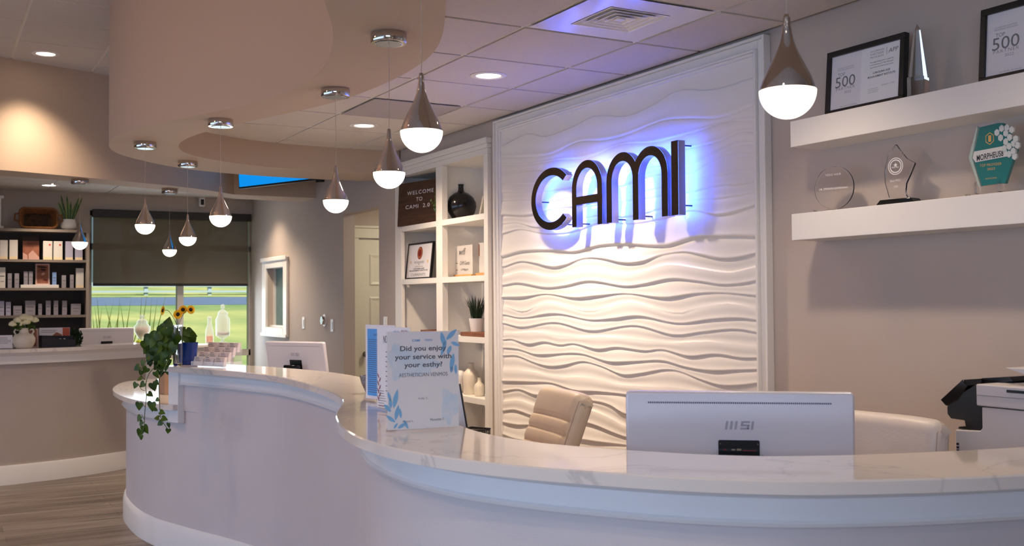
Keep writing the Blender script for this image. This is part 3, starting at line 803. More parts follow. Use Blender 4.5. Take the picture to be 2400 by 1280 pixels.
# grey tinted ceiling panel
ax, ay = GX+GREYT[0]*T, GY+GREYT[1]*T
gp_ = thing('ceiling_return_panel', 'flat greyish perforated square panel in ceiling behind pendant lamps', 'ceiling panel', (ax+T/2, ay+T/2, ZC))
MB().box(-.29,.29,-.29,.29,-.004,.0).build('panel', mat('grey grille', (.66,.63,.63), .6, bump=.4, bscale=400), gp_)

# recessed downlights
def downlight(x, y, z, label, watts=14, cone=120, group='recessed downlights'):
    t = thing('recessed_light', label, 'recessed light', (x,y,z), group=group)
    MB().lathe([(.066,-.001),(.072,-.006),(.098,-.004),(.100,0),(.066,.0)], seg=40).build('trim_ring', m_white, t, smooth=True)
    MB().lathe([(0,-.0015),(.067,-.0015),(.067,.001),(0,.001)], seg=40).build('lens', m_disc, t)
    l = light('downlight_beam', 'SPOT', (x,y,z-.02), watts*KL, WARM, .06, angle=math.radians(cone), blend=.85)
    l.parent = t; l.location = (0,0,-.02)
    return t
p_ = at(1145,177,Z=ZC); downlight(p_.x,p_.y,ZC,'round recessed ceiling light nearest the sign wall, beside the air diffuser',72,134)
p_ = at(853,294,Z=ZC); downlight(p_.x,p_.y,ZC,'round recessed ceiling light just left of the middle pendant cords',56,140)
p_ = at(108,124,Z=ZH); downlight(p_.x-.03,p_.y,ZH,'round recessed light in the high ceiling at upper left corner',48,105)
p_ = at(115,434,Z=ZC); downlight(p_.x,p_.y,ZC,'small round recessed light above the retail bookcase',22,110)
for x,y,z,wt_ in ((-3.0,2.6,ZC,18),(-1.9,2.6,ZC,9),(-9.0,-.4,ZH,20),(-.75,-.1,ZH,26),(.7,.5,ZH,20),(-11.3,2.9,ZC,28),(-10.75,2.55,ZC,30),(-11.2,-1,ZC,22),(-6.2,-.9,ZH,26),(-3.6,-.9,ZH,26),(-1.2,-.9,ZH,26),(-8.3,-1.2,ZH,26)):  # unseen downlights; those near the camera and behind the bulkhead are added fill
    downlight(x,y,z,'unseen round recessed ceiling light, placed to light the rooms',wt_,120,'downlights outside the view')

# ================================================================ PENDANTS
def pendant_proto():
    t = thing('pendant_lamp', 'x', 'pendant lamp', (0,0,0), group=None)
    MB().lathe([(0,0),(.068,0),(.07,-.003),(.07,-.036),(.067,-.04),(0,-.04)], seg=40).build('canopy', m_chrome, t, smooth=True, autos=40)
    MB().lathe([(0,-.041),(.052,-.041),(.05,-.043),(0,-.043)], seg=30).build('canopy_cap', mat('canopy cap satin', (.75,.78,.80), .25, .8), t)
    zq = -.52            # equator below the canopy top
    MB().tube([(0,0,-.04),(.0015,0,-.2),(0,0,zq+.155)], .0012, 6).build('cord', mat('clear cord', (.72,.66,.60), .4), t)
    R = .061
    prof = [(.0,.168),(.006,.168),(.0075,.160),(.0085,.145),(.0105,.128),(.015,.108),(.0215,.090),(.031,.070),(.042,.048),(.052,.027),(.058,.010),(R-.001,.0)]
    MB().lathe([(r,z+zq) for r,z in prof], seg=48).build('shade', m_chrome, t, smooth=True)
    MB().lathe([(R*math.cos(a_), zq+R*1.0*math.sin(a_)) for a_ in [-(PI/2)*k/14 for k in range(15)]], seg=48).build('diffuser', m_glow, t, smooth=True)
    return t
pend = pendant_proto()
pl = [('chrome teardrop pendant largest and nearest, at right beside the award shelves', at(1846,213,d=2.30)),
      ('chrome teardrop pendant in front of the grey shelf wall, highest and second largest globe', at(988,308,d=3.03)),
      ('chrome teardrop pendant directly left of the largest middle globe, canopy on soffit', at(912,405,d=4.03)),
      ('chrome teardrop pendant hanging in front of the corridor opening', at(787,470,d=5.08)),
      ('chrome teardrop pendant in front of the right edge of the roller shade', at(517,507,d=5.91)),
      ('chrome teardrop pendant in front of the left half of the roller shade', at(340,527,d=6.72)),
      ('chrome teardrop pendant small, just right of the shade centre', at(440,557,d=7.64)),
      ('smallest and lowest chrome teardrop pendant at the shade centre', at(397.5,586,d=9.5)),
      ('chrome teardrop pendant in front of the bookcase product shelves', at(187,568,d=8.7))]
for k,(lb,p_) in enumerate(pl):
    o = pend if k == 0 else copy_tree(pend)
    zt_ = ZS
    o.location = (p_.x, p_.y, zt_); o.rotation_euler = (0,0,k*.7)
    o['label'] = lb; o['group'] = 'teardrop pendants following the soffit'
    sc_ = (ZS-p_.z)/.52
    o.scale = (1,1,1)
    if abs(sc_-1) > .001:      # cord lengths differ a little: move the bell parts, not the canopy
        for ch in o.children:
            if ch.name.split('.')[0] in ('shade','diffuser'): ch.location.z = -(sc_-1)*.52
            if ch.name.startswith('cord'): ch.scale.z = (sc_*.52-.155)/(.52-.155)

gl = thing('added_globe', 'added unseen globe lamp, holding the warm fill for the soffit', 'lamp', (-4.9,-1.0,ZH), group='added lamps outside the view')  # unseen lamp body invented to carry the warm soffit fill
MB().lathe([(0,0),(.07,0),(.07,-.03),(0,-.03)], seg=24).build('canopy', m_chrome, gl); MB().tube([(0,0,-.03),(0,0,-.5)], .006, 8).build('stem', m_chrome, gl)
MB().lathe([(0,-.50),(.06,-.52),(.09,-.55),(0,-.56)], seg=24).build('shade', m_chrome, gl, smooth=True)

# ================================================================ BUILT-IN SHELVING
cab = thing('built_in_shelving', 'tall white built-in cubby shelving left of the wave panel', 'shelving', (0,0,0))
CY0, CYB = YW-.03, YW+.32
zs_ = [(2.06,2.10),(1.637,1.677),(1.21,1.25),(.788,.828),(.38,.42)]
cf = MB().box(-7.95,-7.82,CY0,YW,.1,2.505).box(-6.385,-6.325,CY0,YW,.1,2.505).box(-7.16,-7.057,CY0,YW+.02,.1,2.505).box(-7.95,-6.325,CY0,YW,2.505,2.545).box(-7.95,-6.325,CY0,YW,0,.1)
cf.build('face_frame', m_cab, cab, bevel=.003)
MB().box(-7.97,-6.31,CY0-.018,YW,2.575,2.615).box(-7.958,-6.318,CY0-.008,YW,2.5455,2.5745).build('crown', m_cab, cab, bevel=.004)
MB().box(-7.90,-7.88,YW,CYB,0,2.53).box(-6.37,-6.35,YW,CYB,0,2.53).box(-7.88,-6.37,CYB,CYB+.02,0,2.53).box(-7.88,-6.37,YW,CYB,2.505,2.525).box(-7.115,-7.10,YW+.02,CYB,.1,2.505).build('carcass', m_cab, cab)
for a_,b_ in zs_:
    MB().box(-7.82,-7.16,CY0+.001,CYB,a_,b_).build('shelf', m_cab, cab)
    MB().box(-7.057,-6.385,CY0+.001,CYB,a_,b_).build('shelf', m_cab, cab)
S1,S2,S3,S4 = 2.10,1.677,1.25,.828

# WELCOME letter board
bd = thing('letter_board', 'dark walnut letter board reading WELCOME TO CAMI 2.0 on top left shelf', 'sign board', (-7.50,3.372,S1+.001), math.atan2(.15,.78), math.radians(-3))
MB().box(-.355,.36,-.008,.008,0,.345).build('board', m_wood, bd)
tm = MB(); text(tm,'WELCOME',-.05,.258,.36,.030,-.0095,spacing=1.2); text(tm,'TO',-.06,.203,.085,.030,-.0095,spacing=1.1); text(tm,'CAMI  2.0',-.08,.148,.33,.030,-.0095,spacing=1.15)
tm.build('lettering', m_paper, bd)
# sprig
sp = thing('greenery_sprig', 'small sprig of green leaves in front of the walnut board', 'plant', (-7.175,3.36,S1))
rnd = random.Random(5); sm = MB(); lm = MB()
for k in range(9):
    e = Vector((rnd.uniform(-.035,.0), rnd.uniform(-.035,.0), rnd.uniform(.12,.24))); sm.tube([(0,0,.0),e*.5,e], .0015, 5)
    for j in range(9):
        c_ = e*rnd.uniform(.5,1)+Vector((rnd.uniform(-.02,.02),rnd.uniform(-.02,.02),rnd.uniform(-.02,.02))); v = Vector((rnd.uniform(-1,1),rnd.uniform(-.4,.4),rnd.uniform(-1,1))).normalized()*.012; u_ = v.orthogonal().normalized()*.007
        lm.add([c_-v,c_-u_,c_+v,c_+u_],[(0,1,2,3)])
sm.build('stem', m_stem, sp); lm.build('foliage', m_green, sp, recalc=False)

# black faceted vase
def px_at(px, py, Y): return at(px, py, Y=Y)
def vase_thing(name, label, cat, x, y, z, prof, m, seg=40, smooth=True, autos=None, group=None):
    t = thing(name, label, cat, (x,y,z), group=group); MB().lathe(prof, seg=seg).build('body', m, t, smooth=smooth, autos=autos); return t
pv = at(1080,505,Y=3.50)
m_vase = mat('black hammered ceramic', (.07,.06,.065), .16, bump=1.0, bscale=28)
R = .115
vprof = [(0,0),(.055,0),(.075,.02),(.105,.06),(.118,.105),(.115,.14),(.095,.18),(.06,.208),(.030,.22),(.022,.235),(.021,.27),(.026,.278),(.018,.278),(.016,.24),(0,.235)]
v = thing('black_vase', 'round glossy black hammered vase with short neck on upper shelf', 'vase', (pv.x,3.50,S1)); MB().lathe(vprof, seg=36).build('body', m_vase, v, smooth=True)
p_ = at(1128,501,Y=3.47)
bkf = thing('small_frame', 'thin pale frame leaning beside the black vase, half hidden by frame', 'picture frame', (p_.x+.02,3.45,S1), math.radians(-40), math.radians(-12))
MB().box(-.055,.055,0,.012,0,.15).build('frame', m_ceram, bkf, bevel=.002); MB().box(-.045,.045,-.001,0,.01,.14).build('print', m_tan, bkf)
# CURRENTS certificate
c0 = at(949,651,Y=3.375); c1 = at(1007,648,Y=3.375)
wct = .415
cu = thing('award_frame', 'black framed CURRENTS award certificate with red round seal on second shelf', 'award', ((c0.x+c1.x)/2,3.375,S2+.0005), 0, math.radians(-6))
wd, ht = .40, .33
wd = c1.x-c0.x; ht = at(957,571,Y=3.39).z-S2; KW = wd/.385; KH = ht/.33
for x0,x1,z0,z1 in ring_frame(wd,ht,.014): pass
fm = MB()
for x0,x1,z0,z1 in ring_frame(wd,ht,.013): fm.box(x0,x1,0,.022,z0,z1)
fm.build('frame', m_blackframe, cu, bevel=.002)
MB().box(-wd/2+.01,wd/2-.01,.006,.018,.01,ht-.01).build('certificate', m_cert, cu)
ti = MB(); yy = .0052
text(ti,'CAROLINA AGE',0,.094*KH,.17*KW,.012*KH,yy,True); text(ti,'MANAGEMENT INSTITUTE',0,.077*KH,.28*KW,.012*KH,yy,True)
ti.build('lettering', m_ink, cu)
ti = MB(); text(ti,'Lake Norman\'s Best',0,.158*KH,.15*KW,.009,yy); text(ti,'Anti-Aging Services',0,.146*KH,.15*KW,.009,yy); text(ti,'2022',0,.133*KH,.03,.009,yy); text(ti,'CONGRATULATIONS',0,.113*KH,.13*KW,.008,yy); text(ti,'CURRENTS',0,.040*KH,.22*KW,.022*KH,yy); ti.build('lettering', m_inkgrey, cu)
seal = MB().lathe([(0,.0045),(.048,.0045),(.05,.0055),(0,.0055)], (0,0,.235*KH), 40, 'y').build('seal', mat('deep red seal', (.50,.05,.07), .4), cu)
MB().lathe([(.030,.0035),(.042,.0035),(.042,.0045),(.030,.0045)], (0,0,.235*KH), 40, 'y').build('seal_ring', mat('bronze seal ring', (.72,.42,.22), .4), cu)
def star(mb, cx, cz, r, y): 
    pts = [(cx+(r if k%2==0 else r*.42)*math.sin(k*PI/5), cz+(r if k%2==0 else r*.42)*math.cos(k*PI/5)) for k in range(10)]
    mb.add([(p[0],y,p[1]) for p in pts], [tuple(range(10))])
st = MB(); star(st,-.13*KW,.155*KH,.02,yy); star(st,.13*KW,.155*KH,.02,yy); st.build('star_marks', mat('pale gold ink', (.88,.74,.50), .6), cu)
# wifi acrylic sign
pwf = at(1085,648,Y=3.46)
wi = thing('acrylic_sign', 'clear acrylic wifi sign with handwritten black script in oak base', 'sign', (pwf.x,3.46,S2), math.radians(2))
MB().box(-.155,.165,-.022,.022,0,.020).build('base', m_woodlt, wi, bevel=.002)
MB().box(-.14,.15,-.002,.002,.012,.235).build('panel', mat('frosted clear acrylic', (.97,.95,.93), .15, alpha=.35), wi)
ti = MB(); text(ti,'wifi',0,.19,.10,.05,-.003,shear=.4); text(ti,'CAMI Guests',.035,.105,.15,.028,-.003,shear=.25); text(ti,'CAMIguest',.03,.055,.12,.018,-.003,shear=.25)
lines(ti,-.13,-.075,.103,.107,1,.004,-.003,ragged=0); lines(ti,-.13,-.075,.053,.057,1,.004,-.003,ragged=0); ti.build('lettering', m_ink, wi)
pw2 = at(1131.5,648,Y=3.44)
wi2 = thing('acrylic_sign', 'second clear acrylic sign in oak base, cut off by the shelving frame', 'sign', (pw2.x+.12,3.42,S2), math.radians(2))
MB().box(-.14,.05,-.022,.022,0,.022).build('base', m_woodlt, wi2, bevel=.002); MB().box(-.125,.04,-.002,.002,.012,.235).build('panel', MC['frosted clear acrylic'], wi2)
MB().box(-.128,-.118,-.004,.004,.14,.225).build('clip', m_woodmid, wi2)
# wooden tray with fruit ornaments
tw = thing('wooden_tray', 'low dark wood tray on the third shelf, left cubby', 'tray', (-7.33,3.45,S3))
MB().box(-.17,.17,-.09,.09,.0,.012).box(-.19,.19,-.10,-.088,.012,.03).box(-.19,.19,.088,.10,.012,.03).box(-.19,-.178,-.10,.10,.0,.03).box(.178,.19,-.10,.10,.0,.03).build('tray', m_woodmid, tw, bevel=.003)
pr_ = MB().lathe([(0,0),(.03,.004),(.042,.03),(.036,.055),(.018,.075),(0,.08)], (0,0,0), 20).build('decorative_pear', mat('mustard yellow', (.66,.50,.10), .4), smooth=True); pr_.location = (-7.30,3.44,S3+.013); pr_.rotation_euler = (0,.5,0)
tag(pr_, 'mustard yellow pear ornament lying in the wooden tray', 'ornament')
br_ = MB().tube([(.042*math.cos(a_),0,.042+.042*math.sin(a_)) for a_ in [2*PI*k/24 for k in range(25)]], .009, 10).tube([(-.035,0,.042),(.035,0,.042)], .006, 8).build('brass_ring', mat('aged brass', (.50,.40,.22), .35, .8), smooth=True)
br_.location = (-7.205,3.46,S3+.012); tag(br_, 'round openwork brass ring ornament standing in the wooden tray', 'ornament')
# faux grass in white pot on board
wbm = thing('serving_board', 'reddish acacia wood board under the potted grass', 'board', (-6.60,3.44,S3))
MB().box(-.20,.19,-.10,.10,.0,.030).box(-.17,.17,-.09,.09,0,.012).build('board', m_woodmid, wbm, bevel=.004)
pg = at(1117,745,Y=3.44)
gpot = thing('potted_grass', 'dark green spiky grass in a small white pot on the acacia board', 'potted plant', (pg.x,3.44,S3+.031))
MB().lathe([(0,0),(.042,0),(.055,.095),(.052,.095),(.040,.01),(0,.01)], seg=32).build('pot', m_potw, gpot, smooth=True, autos=40)
MB().lathe([(0,.085),(.052,.085)], seg=24).build('soil', m_soil, gpot)
gm = MB(); rnd = random.Random(11)
def blade(mb, base, tip, w, bend):
    base, tip = Vector(base), Vector(tip); mid_ = (base+tip)/2+Vector(bend)
    side = Vector((tip-base)).cross(Vector((rnd.uniform(-1,1),rnd.uniform(-1,1),.1))).normalized()*w
    pts = [base, base*.4+mid_*.6, mid_, tip*.6+mid_*.4]
    vs = []
    for k,p in enumerate(pts): ww = 1-k*.22; vs += [p-side*ww, p+side*ww]
    vs.append(tip); mb.add(vs, [(0,1,3,2),(2,3,5,4),(4,5,7,6),(6,7,8)])
for k in range(150):
    a_ = rnd.random()*2*PI; r0 = rnd.random()*.035; rr = r0+rnd.uniform(.02,.085); h = rnd.uniform(.13,.20)
    blade(gm, (r0*math.cos(a_),r0*math.sin(a_),.084), (rr*math.cos(a_),rr*math.sin(a_),.084+h*(1-rr*1.5)), .0032, (0,0,.02))
gm.build('blades', m_grass, gpot, recalc=False)
# white vases on fourth shelf
pb = at(1104,928,Y=3.44)
vase_thing('bottle_vase','tall cream bottle vase with narrow neck on lowest visible shelf','vase',pb.x,3.44,S4,[(0,0),(.05,0),(.056,.006),(.058,.13),(.052,.155),(.030,.178),(.022,.19),(.020,.215),(.025,.225),(.018,.225),(.016,.19),(0,.18)],m_ceram)
ps = at(1126,931,Y=3.42)
t = thing('ribbed_vase','small cream ribbed vase right of the tall bottle vase','vase',(ps.x+.005,3.41,S4))
rb = MB(); segs = 48
prf = [(0,0),(.028,0),(.034,.01),(.036,.06),(.030,.085),(.014,.10),(.011,.125),(.014,.13),(.009,.13)]
vs = []; fs = []
for i in range(segs):
    a_ = 2*PI*i/segs; k_ = 1+.05*math.cos(a_*12)
    for r,z in prf: vs.append((r*k_*math.cos(a_), r*k_*math.sin(a_), z))
for i in range(segs):
    for k in range(len(prf)-1): fs.append((i*len(prf)+k, ((i+1)%segs)*len(prf)+k, ((i+1)%segs)*len(prf)+k+1, i*len(prf)+k+1))
rb.add(vs,fs).build('body', m_ceram, t, smooth=True)
ph = at(1079,922,Y=3.42)
vase_thing('rounded_vase','white heart-shaped vase mostly hidden behind the thank-you sign','vase',ph.x-.01,3.42,S4,[(0,0),(.02,0),(.024,.02),(.045,.07),(.058,.12),(.05,.155),(.03,.165),(0,.16)],m_potw)

# ================================================================ AWARD SHELVES (right)
def wall_shelf(label, z0, z1):
    o = MB().box(-3.295,-1.35,3.17,YW,z0,z1).build('floating_shelf', m_white, bevel=.002)
    return tag(o, label, 'shelf')
wall_shelf('thick white floating shelf, the upper of two on right wall', 2.137, 2.247)
wall_shelf('thick white floating shelf, the lower of two on right wall', 1.745, 1.856)
def certificate(label, x, z, w, h, lean, year, y=3.225, rz=0):
    t = thing('certificate_frame', label, 'certificate', (x,y,z), rz, math.radians(-lean))
    f_ = MB()
    for x0,x1,z0,z1 in ring_frame(w,h,.023): f_.box(x0,x1,0,.026,z0,z1)
    f_.build('frame', m_blackframe, t, bevel=.002)
    MB().box(-w/2+.015,w/2-.015,.010,.022,.015,h-.015).build('certificate', m_cert, t)
    y_ = .0092
    MB().add([(-w/2+.02,y_+.0004,.02),(-.02,y_+.0004,.02),(-.02,y_+.0004,h-.02),(-w/2+.02,y_+.0004,h-.02)],[(0,1,2,3)]).build('tinted_panel', mat('pale rose paper', (.86,.84,.86), .7), t)
    k = MB(); L = -w*.255; Rr = w*.21
    text(k,'500',L,h*.50,.105,.044,y_,spacing=1.0); text(k,'TOP',L-.022,h*.615,.036,.013,y_)
    text(k,'CAROLINA AGE',Rr,h*.52,.085,.0085,y_,True); text(k,'MANAGEMENT INSTITUTE',Rr,h*.465,.135,.0085,y_,True)
    text(k,'APP',Rr+.055,h*.80,.048,.017,y_,shear=.15)
    k.add([(Rr+.022,y_,h*.745),(Rr+.0235,y_,h*.745),(Rr+.0235,y_,h*.86),(Rr+.022,y_,h*.86)],[(0,1,2,3)])
    k.build('lettering', m_ink, t)
    k = MB()
    text(k,'PARTNER',L+.002,h*.395,.10,.012,y_,spacing=1.15); text(k,year,L+.015,h*.33,.035,.010,y_)
    text(k,'ALLERGAN PARTNER',L,h*.715,.085,.005,y_); text(k,'PRIVILEGES PROGRAM',L,h*.685,.09,.005,y_)
    for i_,s_ in enumerate(('ALLERGAN','PARTNER','PRIVILEGES')): text(k,s_,Rr-.025,h*(.845-.045*i_),.066,.0075,y_,spacing=1.2)
    for i_,s_ in enumerate(('Recognizing your ongoing','commitment to the Allergan','Aesthetics Portfolio of products')): text(k,s_,Rr,h*(.68-.04*i_),.115,.007,y_)
    text(k,'September 7, 2022',Rr+.035,h*.31,.065,.006,y_); text(k,'Your Practice. Our Partners.',-w*.20,h*.12,.09,.005,y_)
    lines(k,Rr-.065,Rr-.01,h*.22,h*.30,3,.0012,y_,4)
    k.build('lettering', m_inkgrey, t)
    MB().box(-w/2+.016,w/2-.016,.0065,.0075,.016,h-.016).build('glazing', mat('frame glazing', (1,1,1), .01, alpha=.10, spec=.8), t)
    return t
a0 = at(1923,267,Y=3.2); a1 = at(2106,230,Y=3.2)
certificate('black framed TOP 500 partner certificate standing at left of the upper award shelf', (a0.x+a1.x)/2-.004, 2.248, (a1.x-a0.x)+.0, .268, 4.5, '2022')
b0 = at(2281,192,Y=3.2)
certificate('black framed TOP 500 partner certificate, cut off by the picture edge, upper award shelf', b0.x+(a1.x-a0.x)/2, 2.248, a1.x-a0.x, .268, 4.5, '2022')
# obelisk
po = at(2152,215,Y=3.23)
ob = thing('crystal_obelisk', 'clear crystal obelisk award between the two framed certificates', 'award', (po.x,3.23,2.248), math.radians(20))
o_ = MB(); a = .030; bq = .026; tt = .009; OH = .27
o_.add([(-a,-a,0),(a,-a,0),(a,a,0),(-a,a,0),(-a,-a,.075),(a,-a,.075),(a,a,.075),(-a,a,.075)],[(0,3,2,1),(4,5,6,7),(0,1,5,4),(1,2,6,5),(2,3,7,6),(3,0,4,7)])
o_.build('base', m_glass, ob)
o_ = MB(); o_.add([(-bq,-bq,.077),(bq,-bq,.077),(bq,bq,.077),(-bq,bq,.077),(-tt,-tt,.255),(tt,-tt,.255),(tt,tt,.255),(-tt,tt,.255),(0,0,.278)],[(0,3,2,1),(0,1,5,4),(1,2,6,5),(2,3,7,6),(3,0,4,7),(4,5,8),(5,6,8),(6,7,8),(7,4,8)])
o_.build('spire', m_glass, ob)
# round glass award
pr = at(1955,440,Y=3.24); r_ = (at(2003,440,Y=3.24)-pr).length*.97
ra = thing('round_glass_award', 'round clear glass award disc etched VERO HAIR on lower shelf', 'award', (pr.x,3.24,1.857), math.radians(14))
rz_ = .0885
MB().lathe([(0,-.006),(rz_-.002,-.006),(rz_,-.004),(rz_,.004),(rz_-.002,.006),(0,.006)], (0,0,rz_+.008), 64, 'y').build('disc', m_glass, ra, smooth=True, autos=30)
MB().box(-.085,.085,-.02,.02,0,.008).build('base', m_clear, ra, bevel=.002)
k = MB(); text(k,'VERO HAIR',0,rz_+.062,.07,.009,-.0065,spacing=1.2); text(k,'DR. STEPHEN GIORDANO',0,rz_+.005,.13,.008,-.0065); k.build('etching', m_frost, ra)
# flame glass award
pf_ = at(2108,470,Y=3.25)
fa = thing('flame_glass_award', 'clear flame-shaped glass award with etched seal on black base', 'award', (pf_.x,3.25,1.857), math.radians(6))
MB().prism([(-.085,0),(.085,0),(.078,.008),(.066,.022),(-.066,.022),(-.08,.008)], -.03, .03, 'y').build('base', m_blackgloss, fa, bevel=.002)
def fl_(px_, py_): 
    q_ = at(px_, py_, Y=3.25); return (q_.x-pf_.x, q_.z-1.857)
fpx = [(2087,464),(2078,430),(2077,400),(2084,368),(2101,338),(2112,355),(2125,372),(2143,382),(2133,408),(2124,430),(2122,450),(2126,463)]
fpts = [fl_(*q_) for q_ in fpx]; fpts = [(x_, max(.022,z_)) for x_,z_ in fpts]
MB().prism(fpts, -.006, .006, 'y').build('blade', m_glass, fa, bevel=.002)
k = MB(); sc0 = fl_(2102,390)
for r0,r1 in ((.030,.033),(.022,.026)): k.lathe([(r0,-.0075),(r1,-.0075)], (sc0[0],0,sc0[1]), 36, 'y')
star(k, sc0[0], sc0[1]+.004, .010, -.0075); text(k,'REAL SELF',sc0[0],sc0[1]-.004,.034,.006,-.0076); text(k,'Best MSO',sc0[0]-.002,sc0[1]-.055,.045,.009,-.0075); text(k,'100',sc0[0],sc0[1]-.078,.016,.008,-.0075)
k.build('etching', m_frost, fa)
# teal hex award
ph_ = at(2325,450,Y=3.24)
ha = thing('teal_award', 'teal and white hexagonal MORPHEUS8 award on clear stand', 'award', (ph_.x,3.24,1.857), math.radians(8))
def hx(px_,py_): 
    q_ = at(px_,py_,Y=3.22); return (q_.x-ph_.x, q_.z-1.857)
body = [hx(*q_) for q_ in ((2295,299),(2335,288),(2346,288),(2362,318),(2374,350),(2365,380),(2350,430),(2338,430),(2300,436),(2281,371))]
MB().prism(body, -.018, .0, 'y').build('plaque', m_teal, ha, bevel=.001)
body2 = [hx(*q_) for q_ in ((2289,296),(2291,300),(2279,371),(2297,437),(2293,437),(2272,370))]
MB().prism(body2, -.018, .0, 'y').build('clear_edge', mat('pale green acrylic', (.80,.88,.84), .1, alpha=.6), ha)
bandp = [hx(*q_) for q_ in ((2284,356),(2353,341),(2356,366),(2287,381),(2281,371))]
MB().prism(bandp, -.020, -.0181, 'y').build('name_band', mat('silver white band', (.83,.83,.81), .4), ha)
k = MB(); e0_ = hx(2290,370); e1_ = hx(2347,357)
vs, fs = text_geo('MORPHEUS8', True, 1.05, 0)
xs = [v_[0] for v_ in vs]; ys = [v_[1] for v_ in vs]; W_ = max(xs)-min(xs); H_ = max(ys)
k.add([(e0_[0]+(v_[0]-min(xs))/W_*(e1_[0]-e0_[0]), -.0206, e0_[1]-.0118+(v_[0]-min(xs))/W_*(e1_[1]-e0_[1])+v_[1]/H_*.020) for v_ in vs], fs)
k.build('lettering', m_ink, ha)
k = MB(); h1 = hx(2319,386); text(k,'TOP PROVIDER',h1[0],h1[1],.078,.009,-.0185,spacing=1.15); h1 = hx(2320,396); text(k,'2023',h1[0],h1[1],.028,.008,-.0185); h1 = hx(2320,418); text(k,'INMODE',h1[0],h1[1],.04,.005,-.0185)
h1 = hx(2317,325)
hexo = [(h1[0]+.017*math.sin(q_*PI/3), h1[1]+.022*math.cos(q_*PI/3)) for q_ in range(6)]; hexi = [(h1[0]+.0145*math.sin(q_*PI/3), h1[1]+.019*math.cos(q_*PI/3)) for q_ in range(6)]
k.add([(p[0],-.0185,p[1]) for p in hexo]+[(p[0],-.0185,p[1]) for p in hexi], [(i,(i+1)%6,(i+1)%6+6,i+6) for i in range(6)])
k.add([(h1[0]-.005,-.0185,h1[1]-.011),(h1[0]+.005,-.0185,h1[1]-.011),(h1[0]+.005,-.0185,h1[1]+.011),(h1[0]-.005,-.0185,h1[1]+.011)],[(0,1,2,3)])
k.build('gold_print', m_gold, ha)
k = MB()
for (px_,py_) in ((2333,311),(2343,301),(2341,323),(2352,312),(2352,332),(2361,322),(2349,348),(2360,343),(2369,336),(2374,325),(2359,361),(2369,354),(2365,304),(2355,299),(2377,340),(2371,366)):
    q_ = hx(px_,py_); pts_ = [(q_[0]+.0095*math.sin(i_*PI/3), q_[1]+.0125*math.cos(i_*PI/3)) for i_ in range(6)]
    k.prism(pts_, -.021-.001*((px_+py_)%4), -.012, 'y')
k.build('honeycomb', mat('pale silver hexagons', (.78,.80,.79), .4), ha)
MB().box(-.085,.06,-.025,.02,0,.008).box(-.055,-.045,-.02,.01,.008,.05).box(.03,.04,-.02,.01,.008,.05).build('stand', m_clear, ha)

# ================================================================ COMPUTERS
def computer(label, loc, rz, w=.61, h=.36, zt_=.45, tilt=8, scale=1, detail=True):
    t = thing('desktop_computer', label, 'computer', loc, rz)
    t.scale = (scale,)*3
    ca = MB().prism(rrect(w,h,.012,4,0,0), -.0, .03, 'y').build('shell', m_pc, t, bevel=.006)
    ca.location = (0,0,zt_-h/2); ca.rotation_euler = (math.radians(tilt),0,0)
    MB().box(-w/2+.008,w/2-.008,.0302,.032,-h/2+.02,h/2-.008).build('screen', m_blackgloss, ca)
    vm = MB(); n_ = 96 if detail else 40
    for i_ in range(n_):
        x_ = -.245+.49*(i_+.5)/n_; vm.box(x_-.0016,x_+.0016,-.0008,.001,h/2-.032,h/2-.0275)
    vm.build('vent_slots', m_hole, ca)
    lg = MB(); LZ = h/2-.12
    for i_ in range(3): x_ = -.037+.0125*i_; lg.add([(x_,-.001,LZ+.018),(x_+.006,-.001,LZ+.018),(x_+.0095,-.001,LZ+.041),(x_+.0035,-.001,LZ+.041)],[(0,1,2,3)])
    def par(x0_,x1_,z0_,z1_,sh=.15): lg.add([(x0_+z0_*sh,-.001,LZ+z0_),(x1_+z0_*sh,-.001,LZ+z0_),(x1_+z1_*sh,-.001,LZ+z1_),(x0_+z1_*sh,-.001,LZ+z1_)],[(0,1,2,3)])
    par(.001,.024,.036,.041); par(.001,.024,.018,.023); par(.001,.024,.027,.032); par(.001,.007,.030,.038); par(.018,.024,.020,.029); par(.029,.035,.018,.041)
    lg.build('logo', m_pclogo, ca)
    pt = MB().prism(rrect(.11,.08,.004,3,0,h/2-.171), -.0035, .001, 'y').build('port_panel', m_black, ca)
    if detail:
        MB().lathe([(0,-.0045),(.0018,-.0045),(.0018,-.0035)], (-.05,0,h/2-.141), 10, 'y').lathe([(0,-.0045),(.0018,-.0045),(.0018,-.0035)], (.05,0,h/2-.141), 10, 'y').build('screw', m_chrome, pt)
        MB().box(-.042,-.034,-.0045,-.0035,h/2-.158,h/2-.155).box(.01,.045,-.0045,-.0035,h/2-.160,h/2-.158).build('port', mat('red ports', (.55,.12,.12), .5), pt)
        MB().box(-.02,-.01,-.0045,-.0035,h/2-.159,h/2-.155).box(-.006,.006,-.0045,-.0035,h/2-.159,h/2-.154).build('port', mat('tan ports', (.6,.52,.42), .4, .5), pt)
    zb_ = zt_-h
    MB().prism([(-.071,zt_-.180),(-.066,zt_-.166),(.066,zt_-.166),(.071,zt_-.180),(.071,.02),(-.071,.02)], -.060, -.030, 'y').build('stand_neck', m_blackgloss, t, bevel=.006)
    MB().box(-.035,.035,-.04,.01,zt_-.21,zt_-.185).build('hinge', m_black, t)
    MB().prism(rrect(.26,.20,.02,5,0,-.05), .001, .02, 'z').build('stand_base', m_pc, t, bevel=.003)
    return t
mc_ = at(1731,990,d=2.87)
computer('white all-in-one computer seen from behind, large at the near counter', (mc_.x,mc_.y,.741), math.radians(52.3), zt_=.507, tilt=3)
mc_ = at(694,835,d=7.6)
c2 = computer('white all-in-one computer behind the far bend of the reception desk', (mc_.x,mc_.y,.741), math.radians(31), w=.55, h=.33, zt_=.475, tilt=10, detail=False)
